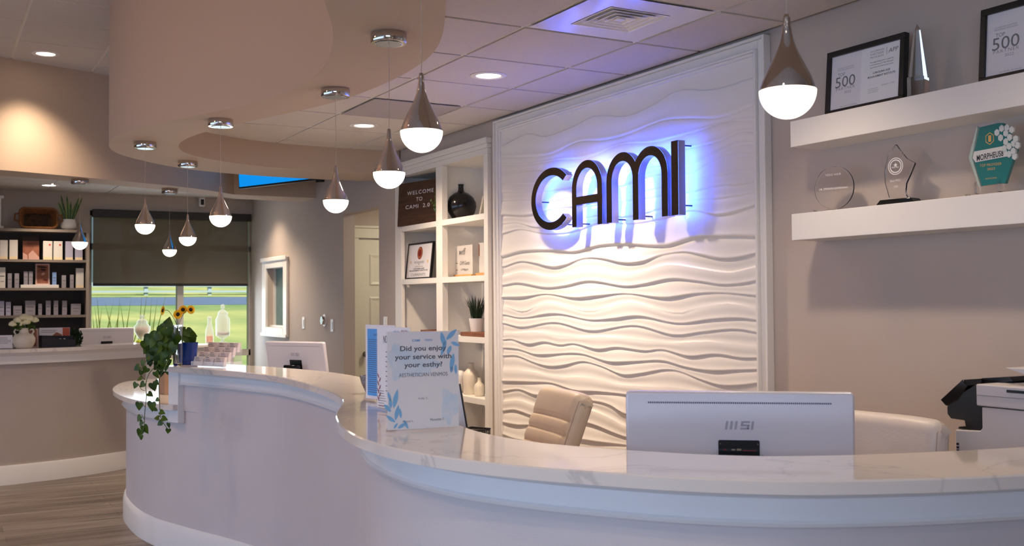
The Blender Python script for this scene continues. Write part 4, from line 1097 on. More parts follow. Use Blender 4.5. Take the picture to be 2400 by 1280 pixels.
mc_ = at(250,790,d=10.5)
c3 = computer('white all-in-one computer on the left desk in front of window', (mc_.x,mc_.y,.741), math.radians(93), w=.52, h=.33, zt_=.515, tilt=6, detail=False)

# ================================================================ CHAIRS
def chair(label, top, rz, m, seams=True, w=.44, h=.50, lean=18):
    """top: world point at the middle of the backrest's top edge"""
    t = thing('office_chair', label, 'chair', (top.x, top.y, 0), rz)
    th = .085; HB = .49; r_e = .040; rr = .036
    cuts = (.125,.185,.245,.305,.365,.425) if seams else ()
    def section(ins, top_drop):
        pts = []; t2 = th/2-ins; N = 70
        z0_ = -top_drop; 
        def groove(z_):
            g = 0
            for c_ in cuts: g = max(g, math.exp(-((z_-c_)/.0055)**2))
            return g*.010
        def bulge(z_):
            if not cuts: return .006*math.sin(PI*min(1,z_/HB))
            e = (0,)+cuts+(HB,)
            for a_,b_ in zip(e, e[1:]):
                if a_ <= z_ <= b_: return .006*math.sin(PI*(z_-a_)/(b_-a_))**.5
            return 0
        for k_ in range(N+1):
            z_ = HB*k_/N
            rd = rr-math.sqrt(max(0,rr*rr-(rr-z_)**2)) if z_ < rr else 0
            pts.append((-(t2-rd)-max(0,bulge(z_)-groove(z_))*(1 if ins < .004 else .3)+ (groove(z_) if ins < .004 else 0)*.5, -z_*(HB-top_drop)/HB+z0_))
        for k_ in range(N+1):
            z_ = HB*(1-k_/N); rd = rr-math.sqrt(max(0,rr*rr-(rr-z_)**2)) if z_ < rr else 0
            pts.append(((t2-rd), -z_*(HB-top_drop)/HB+z0_))
        return pts
    xs_ = [-w/2+r_e*(1-math.cos(PI/2*q_/6)) for q_ in range(7)]+[-w/2+r_e+(w-2*r_e)*q_/10 for q_ in range(1,10)]+[w/2-r_e*(1-math.cos(PI/2*q_/6)) for q_ in range(6,-1,-1)]
    vs = []; fs = []
    for x_ in xs_:
        de = w/2-abs(x_); ins = r_e-math.sqrt(max(0,r_e**2-(r_e-de)**2)) if de < r_e else 0
        for y_,z_ in section(min(ins,th/2-.004), ins*.8+.010*(abs(x_)/(w/2))**4): vs.append((x_,y_,z_))
    m_ = len(section(0,0)); nx = len(xs_)-1
    for i_ in range(nx):
        for k_ in range(m_): fs.append((i_*m_+k_, (i_+1)*m_+k_, (i_+1)*m_+(k_+1)%m_, i_*m_+(k_+1)%m_))
    for o_ in (0, nx*m_):
        for k_ in range(m_//2-1): fs.append((o_+k_, o_+k_+1, o_+m_-2-k_, o_+m_-1-k_))
    back = MB().add(vs, fs).build('backrest', m, t, smooth=True, autos=75)
    back.location = (0,0,top.z); back.rotation_euler = (math.radians(-lean),0,0)
    for sx in (1,-1):
        xq = sx*(w/2-.011); se = section(r_e-math.sqrt(r_e**2-(r_e-.011)**2), .018)
        MB().tube([(xq, y_*1.01, z_+.0008) for y_,z_ in se[::4]], .0018, 6).build('piping', mat('seam thread', (.74,.66,.60), .7), back)
    so_ = math.sin(math.radians(lean))*.49
    zs0 = .47
    sm_ = MB().prism(rrect(w+.03,.46,.05,5,0,0), -.045, .045, 'z').build('seat', m, t, bevel=.02, seg=3); sm_.location = (0,-so_-.24,zs0)
    m_chr = m_chrome
    for sx in (-1,1):
        MB().tube([(sx*(w/2-.04),-so_-.30,zs0-.05),(sx*(w/2-.04),-so_+.02,zs0-.05),(sx*(w/2-.04),-so_+.05,zs0+.03),(sx*(w/2-.05),-so_*.6+.05,top.z-.33)], .011, 8).build('back_bar', m_chr, t, smooth=True)
    MB().tube([(0,-so_-.24,.12),(0,-so_-.24,zs0-.05)], .025, 14).build('gas_column', m_black, t, smooth=True)
    for k_ in range(5):
        a_ = 2*PI*k_/5; e = Vector((math.cos(a_)*.28,-so_-.24+math.sin(a_)*.28,.075))
        lg_ = MB().tube([(0,-so_-.24,.11), e], [.022,.014], 8).build('base_leg', m_chr, t, smooth=True)
        MB().lathe([(0,-.02),(.026,-.02),(.028,0),(.026,.02),(0,.02)], (e.x,e.y,.030), 16, 'x').build('caster', m_black, lg_, smooth=True)
    return t
tp_ = at(1332,914,Y=2.35); chair('cream leather office chair with horizontal seams, tilted back before the wave wall', tp_, math.radians(-8), m_leather, w=.43, lean=21)
tp_ = at(2052,972,Y=2.66); chair('smooth white leather office chair beside the printer, right of the computer', Vector((tp_.x,tp_.y,tp_.z+.008)), math.radians(6.5), m_leatherw, seams=False, w=.50, lean=6)

# ================================================================ PRINTER on a side counter
cr_ = thing('side_cabinet', 'low white cabinet under the printer, hidden behind the counter', 'cabinet', (0,0,0))
MB().box(-2.40,-1.70,2.68,3.33,0,.74).build('body', m_cab, cr_, bevel=.004)
YP = 2.74
pt_ = thing('printer', 'white multifunction office printer with black tilting control panel at right edge', 'printer', (at(2288,950,Y=YP).x, YP, .741))
pl0 = pt_.location.copy()
def pp(px_, py_): q_ = at(px_,py_,Y=YP); return (q_.x-pl0.x, q_.z-pl0.z)
def PPX(lst): return [pp(*q_) for q_ in lst]
xr = pp(2288,950)[0]+.465
s1 = PPX([(2286.6,900),(2289,951)]); hz = s1[0][1]; hz2 = s1[1][1]
MB().prism([(0,hz2),(xr,hz2),(xr,hz),(0,hz)], 0, .40, 'y').build('scanner', m_prn, pt_, bevel=.004)
lowp = PPX([(2300,954),(2301,1003),(2296,1010),(2237.5,1007.5)])
MB().prism([(lowp[3][0],0),(xr,0),(xr,hz2-.003),(lowp[0][0],hz2-.003),(lowp[1][0],lowp[1][1]),(lowp[2][0],lowp[2][1]),(lowp[3][0],lowp[3][1])], .002, .40, 'y').build('body', m_prn, pt_, bevel=.003)
blk = PPX([(2287,898),(2290,951),(2299.7,952.5),(2300.6,1001),(2295,1009.7),(2237.8,1005.5),(2241,1000.5),(2256.6,1000),(2253.8,986),(2222,981.6),(2214,971),(2213,953.4),(2250,920)])
MB().prism([(x_,z_) for x_,z_ in blk], .012, .38, 'y').build('output_bay', m_black, pt_, bevel=.002)
scr = PPX([(2198,937.5),(2250,889.7),(2262,905),(2240,938),(2216,952),(2210.6,951.6)])
MB().prism(scr, .01, .33, 'y').build('control_panel', m_blackgloss, pt_, bevel=.003)
tpb = PPX([(2250,889.7),(2314.7,887),(2322,897),(2287,902),(2262,905)])
MB().prism(tpb, .10, .39, 'y').build('panel_hood', m_black, pt_)
tray = PPX([(2328,863.4),(2410,868.5),(2410,892),(2374.7,880.3)])
trp = pp(2328,863.4); MB().prism([trp,(xr,trp[1]-.004),(xr,trp[1]-.05),(pp(2375,880)[0],pp(2375,880)[1])], .05, .36, 'y').build('paper_tray', m_prn, pt_, bevel=.002)
nk = pp(2376,881); MB().box(nk[0],xr,.07,.34,hz,nk[1]).build('feeder', mat('feeder grey', (.42,.43,.48), .5), pt_)
MB().box(pp(2360,912)[0],xr,-.002,.01,hz-.018,hz-.010).build('slot', m_black, pt_)
gz = (hz+hz2)/2; MB().box(0.001,xr,-.0015,.01,gz-.001,gz+.0).build('seam', mat('seam shadow grey', (.35,.33,.34), .6), pt_)
vx = lowp[3][0]; vm = MB()
for k_ in range(12): vm.box(vx+.006,vx+.013,-.001,.004,lowp[3][1]-.045-.010*k_,lowp[3][1]-.039-.010*k_)
vm.build('side_vent', m_black, pt_)

# ================================================================ COUNTER THINGS
def leaf_poly(mb, cx, cz, ln, w, ang, y):
    ca_, sa_ = math.cos(ang), math.sin(ang); pts = []
    for k_ in range(13):
        u = k_/12; pts.append((u*ln, w*math.sin(PI*u)**.8*(1-.25*u)))
    pts += [(u_, -v_) for u_,v_ in reversed(pts[1:-1])]
    mb.add([(cx+u_*ca_-v_*sa_, y, cz+u_*sa_+v_*ca_) for u_,v_ in pts], [tuple(range(len(pts)))])
def sign_holder(name, label, loc, rz, w=.216, h=.279, lean=4):
    t = thing(name, label, 'sign', loc, rz)
    hl = MB().box(-w/2-.004,w/2+.004,-.0035,-.002,.004,h+.01).box(-w/2-.004,w/2+.004,.002,.0035,.004,h+.01).box(-w/2-.004,w/2+.004,-.0035,.075,0,.004).build('holder', mat('thin clear acrylic', (1,1,1), .03, alpha=.05, spec=.6), t, bevel=.0005)
    pc = MB().box(-w/2,w/2,-.0008,.0008,.008,h+.008).build('sheet', m_paper, t)
    return t
l0 = at(905,1016,Z=ZT); l1 = at(1078,1006,Z=ZT)
cc = (l0+l1)/2; rzm = math.atan2(l1.y-l0.y, l1.x-l0.x)
ms = sign_holder('tabletop_sign', 'clear acrylic stand with pale blue sheet asking Did you enjoy your service with your esthy?', (cc.x,cc.y,ZT+.0005), rzm)
y_ = -.0014
k = MB()
text(k,'Did you enjoy',.0,.237,.140,.019,y_,True); text(k,'your service with',.0,.213,.172,.019,y_,True); text(k,'your esthy?',.0,.190,.116,.019,y_,True)
k.build('headline', mat('navy ink', (.15,.17,.26), .7), ms)
for s_, cx_, cz_, w_, h_ in (('AESTHETICIAN VENMOS',.0,.163,.148,.011),('Kelly C.',.0,.094,.030,.007),('Alyssa L.',-.047,.030,.034,.007),('Meredith T.',.042,.032,.044,.007)):
    k = MB(); text(k,s_,cx_,cz_,w_,h_,y_); k.build('lettering', mat('slate ink', (.30,.30,.38), .7), ms)
k = MB(); text(k,'CAMI',-.022,.262,.024,.007,y_,True); lines(k,.004,.03,.259,.266,2,.0012,y_,2,.1); k.build('logo', m_inkblue2, ms)
wsh = MB()
def blob(mb, cx_, cz_, rx_, rz_, seed, y, x0_=-.107, x1_=.107):
    rnd_ = random.Random(seed); pts = []
    ph_s = [rnd_.uniform(0,6) for _ in range(4)]
    for i_ in range(40):
        a_ = 2*PI*i_/40; r_s = 1+.18*math.sin(3*a_+ph_s[0])+.12*math.sin(5*a_+ph_s[1])+.08*math.sin(8*a_+ph_s[2])
        pts.append((min(x1_,max(x0_,cx_+rx_*r_s*math.cos(a_))), min(.286,max(.009,cz_+rz_*r_s*math.sin(a_)))))
    mb.add([(p[0],y,p[1]) for p in pts], [tuple(range(len(pts)))])
blob(wsh,-.065,.205,.045,.045,1,-.0010); blob(wsh,.082,.07,.03,.045,3,-.0010); blob(wsh,-.01,.19,.05,.03,4,-.0011)
wsh.build('watercolour_wash', m_wash, ms)
lf_ = MB()
for cx_,cz_,ln,w_,ang in ((.055,.285,.045,.008,-1.35),(.07,.262,.045,.008,.75),(.07,.262,.05,.007,-1.9),(.085,.255,.03,.006,-.4),(.085,.245,.028,.007,-2.0),(.093,.222,.055,.008,-1.75),(.098,.19,.03,.005,-1.5),(.088,.185,.02,.005,-1.7),
                          (-.098,.07,.03,.006,1.65),(-.098,.09,.03,.005,1.9),(-.09,.07,.055,.008,1.35),(-.098,.06,.03,.007,2.3),(-.085,.035,.045,.007,1.35),(-.085,.03,.035,.006,2.5),(-.078,.012,.03,.006,.5),(-.068,.04,.03,.005,1.7),(-.06,.035,.03,.005,-1.1),(-.09,.012,.02,.004,.9)):
    leaf_poly(lf_, cx_, cz_, ln, w_, ang, y_)
lf_.build('leaf_print', m_inkblue, ms)
q1 = at(858,938,Z=ZT); q2 = at(885,960,Z=ZT)
r84 = math.radians(8.4)
def from_corner(q_, rz_, w_=.216): return (q_.x+math.cos(rz_)*w_/2, q_.y+math.sin(rz_)*w_/2, ZT+.0005)
bs = sign_holder('tabletop_sign', 'clear acrylic stand with bright blue printed sheet, rearmost of the three signs', from_corner(q1,r84), r84)
MB().add([(-.094,-.0012,.02),(.094,-.0012,.02),(.094,-.0012,.272),(-.094,-.0012,.272)],[(0,1,2,3)]).build('blue_print', mat('bright blue print', (.16, .62, .93), .6), bs)
k = MB(); lines(k,-.088,.07,.03,.235,26,.0022,-.0016,8,.5); text(k,'INSTRUCTIONS',0,.25,.09,.008,-.0016); k.build('lettering', mat('deep blue ink', (.10,.25,.45), .7), bs)
ns = sign_holder('tabletop_sign', 'clear acrylic stand with white sheet, between the blue sign and the front sign', from_corner(q2,r84), r84)
k = MB(); text(k,'NOW OFFERING',-.0,.245,.13,.026,-.0014); lines(k,-.05,.085,.06,.21,9,.003,-.0014,5,.3); lines(k,-.10,-.05,.02,.07,6,.0015,-.0014,6,.3); k.build('lettering', m_ink, ns)
k = MB(); text(k,'PRPN',.075,.272,.05,.012,-.0014,shear=.2); lines(k,-.10,-.02,.012,.018,1,.003,-.0014)
for i_ in range(7): leaf_poly(k,-.095,.03+.013*i_,.022,.004,1.0 if i_%2 else 2.1,-.0014)
k.build('mauve_print', mat('mauve ink', (.55,.22,.32), .7), ns)
k = MB(); text(k,'skin',.02,.272,.04,.012,-.0014,shear=.3); k.build('logo', m_inkblue2, ns)
# glitter vase
qv = at(852,921,Z=ZT)
gvz = thing('mosaic_vase', 'small sparkling silver mosaic vase behind the blue sign', 'vase', (qv.x+.005,qv.y+.02,ZT))
MB().lathe([(0,0),(.012,0),(.016,.01),(.03,.04),(.036,.065),(.036,.072),(.030,.072),(.02,.04),(0,.02)], seg=14).build('body', mat('silver mosaic', (.62,.60,.62), .25, .6, noise=.85, nscale=260, bump=1, bscale=300), gvz)

# business card holder
qa = at(437,858,Z=ZT); qb = at(536,863,Z=ZT); cm = (qa+qb)/2; rzc = math.atan2(qb.y-qa.y, qb.x-qa.x); rzc = math.radians(27)
ch_ = thing('card_holder', 'clear tiered business card holder filled with three by four stacks of pale cards', 'card holder', (cm.x,cm.y,ZT+.0005), rzc)
wv_ = .092
stp = MB()
for r_i in range(4):
    y0_ = .0+.034*r_i; z0_ = .004+.027*r_i
    stp.box(-wv_*1.5-.004,wv_*1.5+.004,y0_-.002,y0_,z0_,z0_+.026).box(-wv_*1.5-.004,wv_*1.5+.004,y0_,y0_+.030,z0_-.002,z0_)
stp.box(-wv_*1.5-.004,-wv_*1.5-.001,0,.14,0,.03).box(wv_*1.5+.001,wv_*1.5+.004,0,.14,0,.03).box(-wv_*1.5,wv_*1.5,.138,.141,0,.12)
stp.build('holder', mat('clear holder plastic', (.95,.97,1), .04, alpha=.25, spec=.6), ch_)
m_card = mat('pale pink card', (.88,.83,.82), .6)
proto_card = None
for r_i in range(4):
    for c_i in range(3):
        x_ = (-1+c_i)*wv_; y0_ = .034*r_i+.004; z0_ = .005+.027*r_i
        nm = tag(MB().prism([(0,0),(.022,0),(.036,.052),(.014,.052)], -.040, .040, 'x').build('card_stack', m_card), 'stack of pale pink business cards in the clear tiered holder', 'business cards', 'stacks of business cards in the tiered holder')
        nm.parent = None
        nm.location = Vector((cm.x,cm.y,ZT+.0005))+Matrix.Rotation(rzc,3,'Z')@Vector((x_,y0_,z0_)); nm.rotation_euler = (0,0,rzc)
        lt = MB(); 
        for i_ in range(3):
            zz = .046-.009*i_; yy_ = -.0006+zz*.27
            lt.add([(-.030,yy_-.0008,zz),(.0+.008*i_,yy_-.0008,zz),(.0+.008*i_,yy_-.0008+.0006,zz+.0028),(-.030,yy_-.0008+.0006,zz+.0028)],[(0,1,2,3)])
        lt.build('print', m_inkgrey, nm)

# potted pothos
pb = at(421,855,Z=ZT); 
po_ = thing('pothos_plant', 'trailing green pothos in a navy blue pot at the left end of the counter', 'potted plant', (pb.x,pb.y+.05,ZT))
PO = po_.location.copy()
MB().lathe([(0,.015),(.048,.015),(.060,.135),(.055,.135),(.045,.02),(0,.02)], seg=40).build('pot', m_navy, po_, smooth=True, autos=40)
MB().lathe([(0,0),(.052,0),(.060,.022),(.055,.022),(.048,.006),(0,.006)], seg=40).build('saucer', m_navy, po_, smooth=True, autos=40)
MB().lathe([(0,.12),(.056,.12)], seg=24).build('soil', m_soil, po_)
def c2(x_, y_c): return (200+x_/3.0476, 640+y_c/3.0476)
def A2(x_, y_c, d_): 
    q_ = c2(x_, y_c); return at(q_[0], q_[1], d=d_)-PO
dV = 5.78
vn = MB()
dP = (Vector((PO.x,PO.y,ZT))-EYE).dot(Fv)
def vine(pts, r=.0022):
    P_ = []
    for i_,(x_,yv,dd) in enumerate(pts): P_.append(tuple(A2(x_,yv,dd)))
    vn.tube(spline(P_, 5, 0), r, 6)
vine([(650,500,dP),(600,600,5.95),(560,690,dV),(535,740,dV),(525,800,dV),(530,900,dV),(535,1000,dV),(545,1050,dV),(570,1090,dV),(592,1120,dV)])
vine([(600,480,dP),(520,640,5.9),(455,720,dV),(432,800,dV),(437,880,dV),(428,960,dV),(422,1050,dV),(418,1110,dV),(392,1190,dV)])
vine([(580,470,dP),(450,610,5.95),(400,690,dV),(400,730,dV),(425,765,dV)])
vine([(560,600,5.9),(505,670,dV),(530,695,dV),(560,690,dV)], .0018)
vine([(425,840,dV),(400,830,dV),(375,790,dV),(355,795,dV)], .0016)
vine([(428,960,dV),(400,925,dV),(385,930,dV)], .0014); vine([(422,1050,dV),(405,1015,dV),(390,1020,dV)], .0014)
vn.build('vines', m_stem, po_, smooth=True)
lv = MB(); rnd = random.Random(21)
def heart_leaf(c_, size, down, nrm):
    down = Vector(down).normalized(); nrm = Vector(nrm).normalized(); sd = down.cross(nrm).normalized(); nrm = sd.cross(down).normalized()
    prof = [(-.10,.16),(-.14,.34),(.0,.50),(.22,.52),(.45,.42),(.68,.26),(.88,.10),(1.0,0)]
    vs = [c_+down*(-.0)*size]; 
    rows = []
    for u,wd_ in prof:
        cup = .10*wd_; bend = -.22*max(0,u)**2
        L_p = c_+down*u*size+sd*wd_*size+nrm*(cup+bend)*size; R_p = c_+down*u*size-sd*wd_*size+nrm*(cup+bend)*size; Mp = c_+down*max(u,0)*size+nrm*bend*size
        rows.append((L_p,Mp,R_p))
    vs = [p for r in rows for p in r]; fs = []
    for i_ in range(len(rows)-1):
        fs += [(3*i_,3*i_+1,3*i_+4,3*i_+3),(3*i_+1,3*i_+2,3*i_+5,3*i_+4)]
    lv.add(vs, fs)
toC = -Fv
def put(x_, yv, px_size, ang=0, d_=None, jit=.5):
    d_ = d_ or dV; c_ = A2(x_, yv, d_); s_ = px_size/3.0476*d_/FPX
    a_ = math.radians(ang); dn = -Uv*math.cos(a_)+Rv*math.sin(a_)
    nrm = toC+Vector((rnd.uniform(-jit,jit),rnd.uniform(-jit,jit),rnd.uniform(-.1,jit+.3)))
    heart_leaf(c_-dn*s_*.3, s_, dn, nrm)
for L in ((385,945,62,-10),(475,945,75,-5),(500,975,30,60),(385,1035,52,-35),(400,1070,42,-40),(425,1110,72,20),(390,1135,55,-25),(398,1170,40,-5),(545,995,42,70),(560,1040,46,75),(515,1035,42,-90),(535,1072,46,-60),(595,1085,42,0),(592,1125,40,-10),
          (460,865,44,60),(410,795,50,-50),(390,755,44,-70),(358,800,48,-30),(372,675,56,-60),(432,690,54,-40),(505,722,56,20),(485,805,64,15),(505,780,40,40),(452,608,36,-80),(545,638,58,30),(515,905,34,-60),(410,640,44,-30),(400,710,40,-20)):
    put(L[0],L[1],L[2]*.95,L[3])
for k_ in range(120):
    x_ = rnd.gauss(540,62); yv = rnd.gauss(505,85)
    if yv < 400+max(0,(560-x_)*.55) or x_ < 420 or x_ > 650: continue
    if x_ > 600 and yv > 540: continue
    put(x_, yv, rnd.uniform(58,92), rnd.uniform(-60,40), rnd.uniform(5.75,dP+.06), .7)
for L in ((590,365,78,170),(640,420,66,70),(700,420,60,40),(735,425,70,50),(765,470,70,10),(730,470,72,20),(690,400,44,120),(770,440,46,60),(660,455,62,-30),(630,500,80,20),(700,455,50,30),(745,410,40,80),(560,400,60,-80),(505,470,60,-70),(470,520,50,-80)):
    put(L[0],L[1],L[2],L[3],dP-.03,.6)
for k_ in range(16): put(rnd.uniform(440,580), rnd.uniform(560,680), rnd.uniform(34,60), rnd.uniform(-70,50), dV+.05, .7)
lv.build('foliage', m_green, po_, smooth=True, recalc=False)

# glass vase with sunflowers
dS = 6.33
vb = at(417,800,d=dS); sv = thing('flower_vase', 'clear glass vase holding stems behind the pothos', 'vase', (vb.x,vb.y,ZT))
SV = sv.location.copy()
hz_ = at(417,762,d=dS).z-ZT
MB().lathe([(0,0),(.024,0),(.028,.01),(.030,hz_),(.027,hz_),(.024,.015),(0,.012)], seg=32).build('glass', m_glass, sv, smooth=True, autos=40)
m_petal = mat('sunflower yellow', (1,.86,.10), .6, col2=(1,.70,.05), nscale=40); m_eye = mat('sunflower dark eye', (.16,.09,.04), .9)
for i_,(px_,py_,rr,tl,lb) in enumerate(((382,728,.030,(-1.1,0,.2),'sunflower leaning far left, seen side-on, above the pothos'),(417,737,.031,(0,0,.15),'sunflower facing front, lowest and largest of the four'),(429,726,.028,(.15,0,.1),'sunflower facing front, behind and above the lowest one'),(447,726,.029,(.9,0,.2),'rightmost sunflower, turned away to the right'))):
    f_p = at(px_,py_,d=dS+(.02 if i_ in (2,3) else -.02))
    nrm = (toC+Rv*tl[0]+Uv*tl[2]).normalized(); 
    t = thing('sunflower', lb, 'flower', f_p)
    t.rotation_euler = nrm.to_track_quat('Z','Y').to_euler()
    pm = MB(); n_p = 18
    for ly in range(2):
        for q_ in range(n_p):
            a_ = 2*PI*(q_+.5*ly)/n_p; w_p = .0052; r0,r1,r2 = .010, rr*.62, rr*(1-.08*ly)
            e_ = Vector((math.cos(a_),math.sin(a_),0)); s_p = Vector((-math.sin(a_),math.cos(a_),0))
            pm.add([e_*r0-s_p*w_p*.6, e_*r0+s_p*w_p*.6, e_*r1+s_p*w_p+Vector((0,0,.003+.003*ly)), e_*r2+Vector((0,0,.001)), e_*r1-s_p*w_p+Vector((0,0,.003+.003*ly))], [(0,1,2,3,4)])
    pm.build('petals', m_petal, t, recalc=False)
    MB().lathe([(0,.006),(.007,.006),(.012,.002),(.0125,-.002),(.006,-.006),(0,-.006)], seg=20).build('eye', m_eye, t, smooth=True)
    # the stem runs from the vase floor to the flower head
    base_ = SV+Vector((.004*(i_-1.5),.0,.02)); rim = SV+Vector((.006*(i_-1.5),.003*i_-.006,hz_))
    st_ = MB(); head = f_p-nrm*.006
    inv = t.rotation_euler.to_matrix().inverted()
    pts = [inv@(Vector(p)-f_p) for p in (base_, base_*.5+rim*.5, rim, rim*.4+head*.6+Vector((0,0,.03)), head)]
    st_.tube(spline([tuple(p) for p in pts],5,0), .0016, 6).build('stem', m_stem, t, smooth=True)

# tan box on the lower counter, tucked behind the vines
qb_ = at(355,926,Z=ZL)
bx = thing('gift_bag', 'tan paper bag with white tissue on the lower counter behind the vines', 'bag', (qb_.x-.02,qb_.y+.10,ZL+.0005), math.radians(12))
MB().prism([(-.048,0),(.048,0),(.052,.155),(-.052,.155)], -.035, .035, 'y').build('bag', m_tan, bx, bevel=.002)
k = MB(); 
for i_ in range(5): k.add([(-.04+.016*i_,-.02,.15),(-.02+.016*i_,.01,.15),(-.03+.018*i_,-.005,.172+.004*(i_%2))],[(0,1,2)])
k.build('tissue', m_paper, bx, recalc=False)
qh = at(318,915,Z=ZL); sh = thing('leaflet_stand', 'low clear acrylic leaflet stand on the round lower counter', 'stand', (qh.x,qh.y,ZL+.0005), math.radians(10))
MB().box(-.04,.04,-.002,.001,0,.035).box(-.04,.04,.001,.03,0,.002).build('stand', mat('thin clear acrylic', (1,1,1), .03), sh)

# mesh organiser with a leaning white folder
qm = at(1113,1006,d=3.22)
mo = thing('mesh_organizer', 'black wire mesh desk organizer just behind the counter edge', 'organizer', (qm.x,qm.y,.741), math.radians(30))
hm = qm.z-.741; m_ = MB(); a = .034; bq = .034
for z_ in (.0,hm): MB().tube([(-a,-bq,z_),(a,-bq,z_),(a,bq,z_),(-a,bq,z_),(-a,-bq,z_)], .0035, 6).build('rim', m_mesh, mo)
m_ = MB(); n_ = 14; kz = 40
for i_ in range(n_+1):
    x_ = -a+2*a*i_/n_; m_.box(x_-.0006,x_+.0006,-bq-.0006,-bq+.0006,0,hm).box(x_-.0006,x_+.0006,bq-.0006,bq+.0006,0,hm)
    y__ = -bq+2*bq*i_/n_; m_.box(-a-.0006,-a+.0006,y__-.0006,y__+.0006,0,hm).box(a-.0006,a+.0006,y__-.0006,y__+.0006,0,hm)
for i_ in range(kz):
    z_ = hm*(i_+.5)/kz; m_.box(-a,a,-bq-.0006,-bq+.0006,z_-.0006,z_+.0006).box(-a,a,bq-.0006,bq+.0006,z_-.0006,z_+.0006).box(-a-.0006,-a+.0006,-bq,bq,z_-.0006,z_+.0006).box(a-.0006,a+.0006,-bq,bq,z_-.0006,z_+.0006)
m_.build('mesh', m_mesh, mo); MB().box(-a,a,-bq,bq,0,.003).build('floor_plate', m_mesh, mo)
# slanted white document board with black edge, behind the front sign
qd = at(1094,1006,d=3.30); qt = at(1077,900,d=3.30)
db = thing('document_board', 'thin white board with black edge leaning behind the front sign', 'board', (qd.x,qd.y,.741), math.radians(52))
Ld = Vector((qt.x-qd.x, qt.y-qd.y, qt.z-.741)); hgt = qt.z-.741; 
lx = -.10
MB().prism([(-.16,0),(.058,0),(-.025,hgt),(-.24,hgt)], 0, .006, 'y').build('board', m_paper, db)
MB().prism([(.0585,0),(.063,0),(-.020,hgt),(-.0245,hgt)], -.001, .008, 'y').build('edge', m_black, db)

# ================================================================ TV on the back wall corner
P2 = Vector((-8.46,3.07,0)); dirv = Vector((-.927,-.375,0)); TW = 1.449
P1 = P2+dirv*TW
zb2 = at(803,416,d=(Vector((P2.x,P2.y,2.5))-EYE).dot(Fv)).z
zb1 = at(558.6,442,d=(Vector((P1.x,P1.y,2.4))-EYE).dot(Fv)).z
tv = thing('wall_tv', 'large wall TV with bright blue screen tucked above the soffit edge', 'television', ((P1.x+P2.x)/2,(P1.y+P2.y)/2,(zb1+zb2)/2), math.atan2(.375,.927), math.radians(4))
MB().box(-TW/2,TW/2,-.0,.045,0,.83).build('bezel', m_black, tv, bevel=.004)
MB().add([(-TW/2+.012,-.001,.018),(TW/2-.012,-.001,.018),(TW/2-.012,-.001,.818),(-TW/2+.012,-.001,.818)],[(0,1,2,3)]).build('screen', mat('lit blue screen', (.02,.2,.5), .2, emit=(.0,.56,.90), estr=.95), tv)
cp = MB().prism(rrect(.62,.085,.015,4,-.10,.225), -.003, -.0012, 'y').build('caption_box', mat('pale caption', (.3,.5,.7), .4, emit=(.62,.80,.94), estr=.9), tv)
k = MB(); text(k,'Dermal Filler is Coming Soon',-.10,.225,.54,.045,-.004); k.build('caption_text', mat('blue caption ink', (.05,.3,.6), .5, emit=(.10,.50,.82), estr=.6), cp)
k = MB(); text(k,'Ask us for details today',.02,.150,.42,.03,-.0015); k.build('caption_line', MC['blue caption ink'], tv)
MB().box(-.12,.22,.045,.14,.25,.6).box(.0,.10,.12,.36,.38,.46).build('wall_bracket', m_black, tv)
MB().box(.36,.43,.0,.04,-.02,.0).build('sensor', m_black, tv)

# switches, thermostat
def plate(label, px_, py_, w_=.075, h_=.12, group=None, cat='switch'):
    q_ = at(px_,py_,Y=YW); t = thing('light_switch', label, cat, (q_.x, YW, q_.z), group=group)
    MB().box(-w_/2,w_/2,-.006,0,-h_/2,h_/2).build('plate', m_plate, t, bevel=.003); MB().box(-.016,.016,-.010,-.006,-.033,.033).build('rocker', m_white, t, bevel=.002); return t
plate('white light switch plate between the pass-through window and thermostat', 712,757)
plate('white light switch plate just right of the round thermostat', 779,763)
plate('white switch plate between corridor opening and the shelving, above the signs', 904,759)
q_ = at(761,751,Y=YW); th_ = thing('thermostat', 'round dark thermostat on white backplate on the back wall', 'thermostat', (q_.x,YW,q_.z))
MB().prism(rrect(.10,.12,.05,8), -.006, 0, 'y').build('backplate', m_plate, th_); MB().lathe([(0,-.034),(.036,-.034),(.040,-.028),(.040,-.006),(0,-.006)], seg=36, axis='y').build('dial', m_chrome, th_, smooth=True, autos=40)
MB().lathe([(0,-.0345),(.034,-.0345)], seg=30, axis='y').build('display', mat('dark green display', (.10,.16,.06), .15, emit=(.35,.42,.12), estr=.25), th_)
# security sensor above the window
q_ = at(473,474,X=XL+.03); cs = thing('security_camera', 'small white security camera high on the wall above the shade', 'camera', (XL,q_.y,q_.z), math.radians(90))
MB().box(-.033,.033,-.06,0,-.055,.055).build('housing', m_plate, cs, bevel=.01); MB().box(-.019,.019,-.062,-.058,-.035,.03).build('lens_window', m_blackgloss, cs)
MB().tube([(-.03,-.02,.05),(-.10,-.02,.075),(-.25,-.02,.085)], .006, 8).build('cable', m_plate, cs, smooth=True)

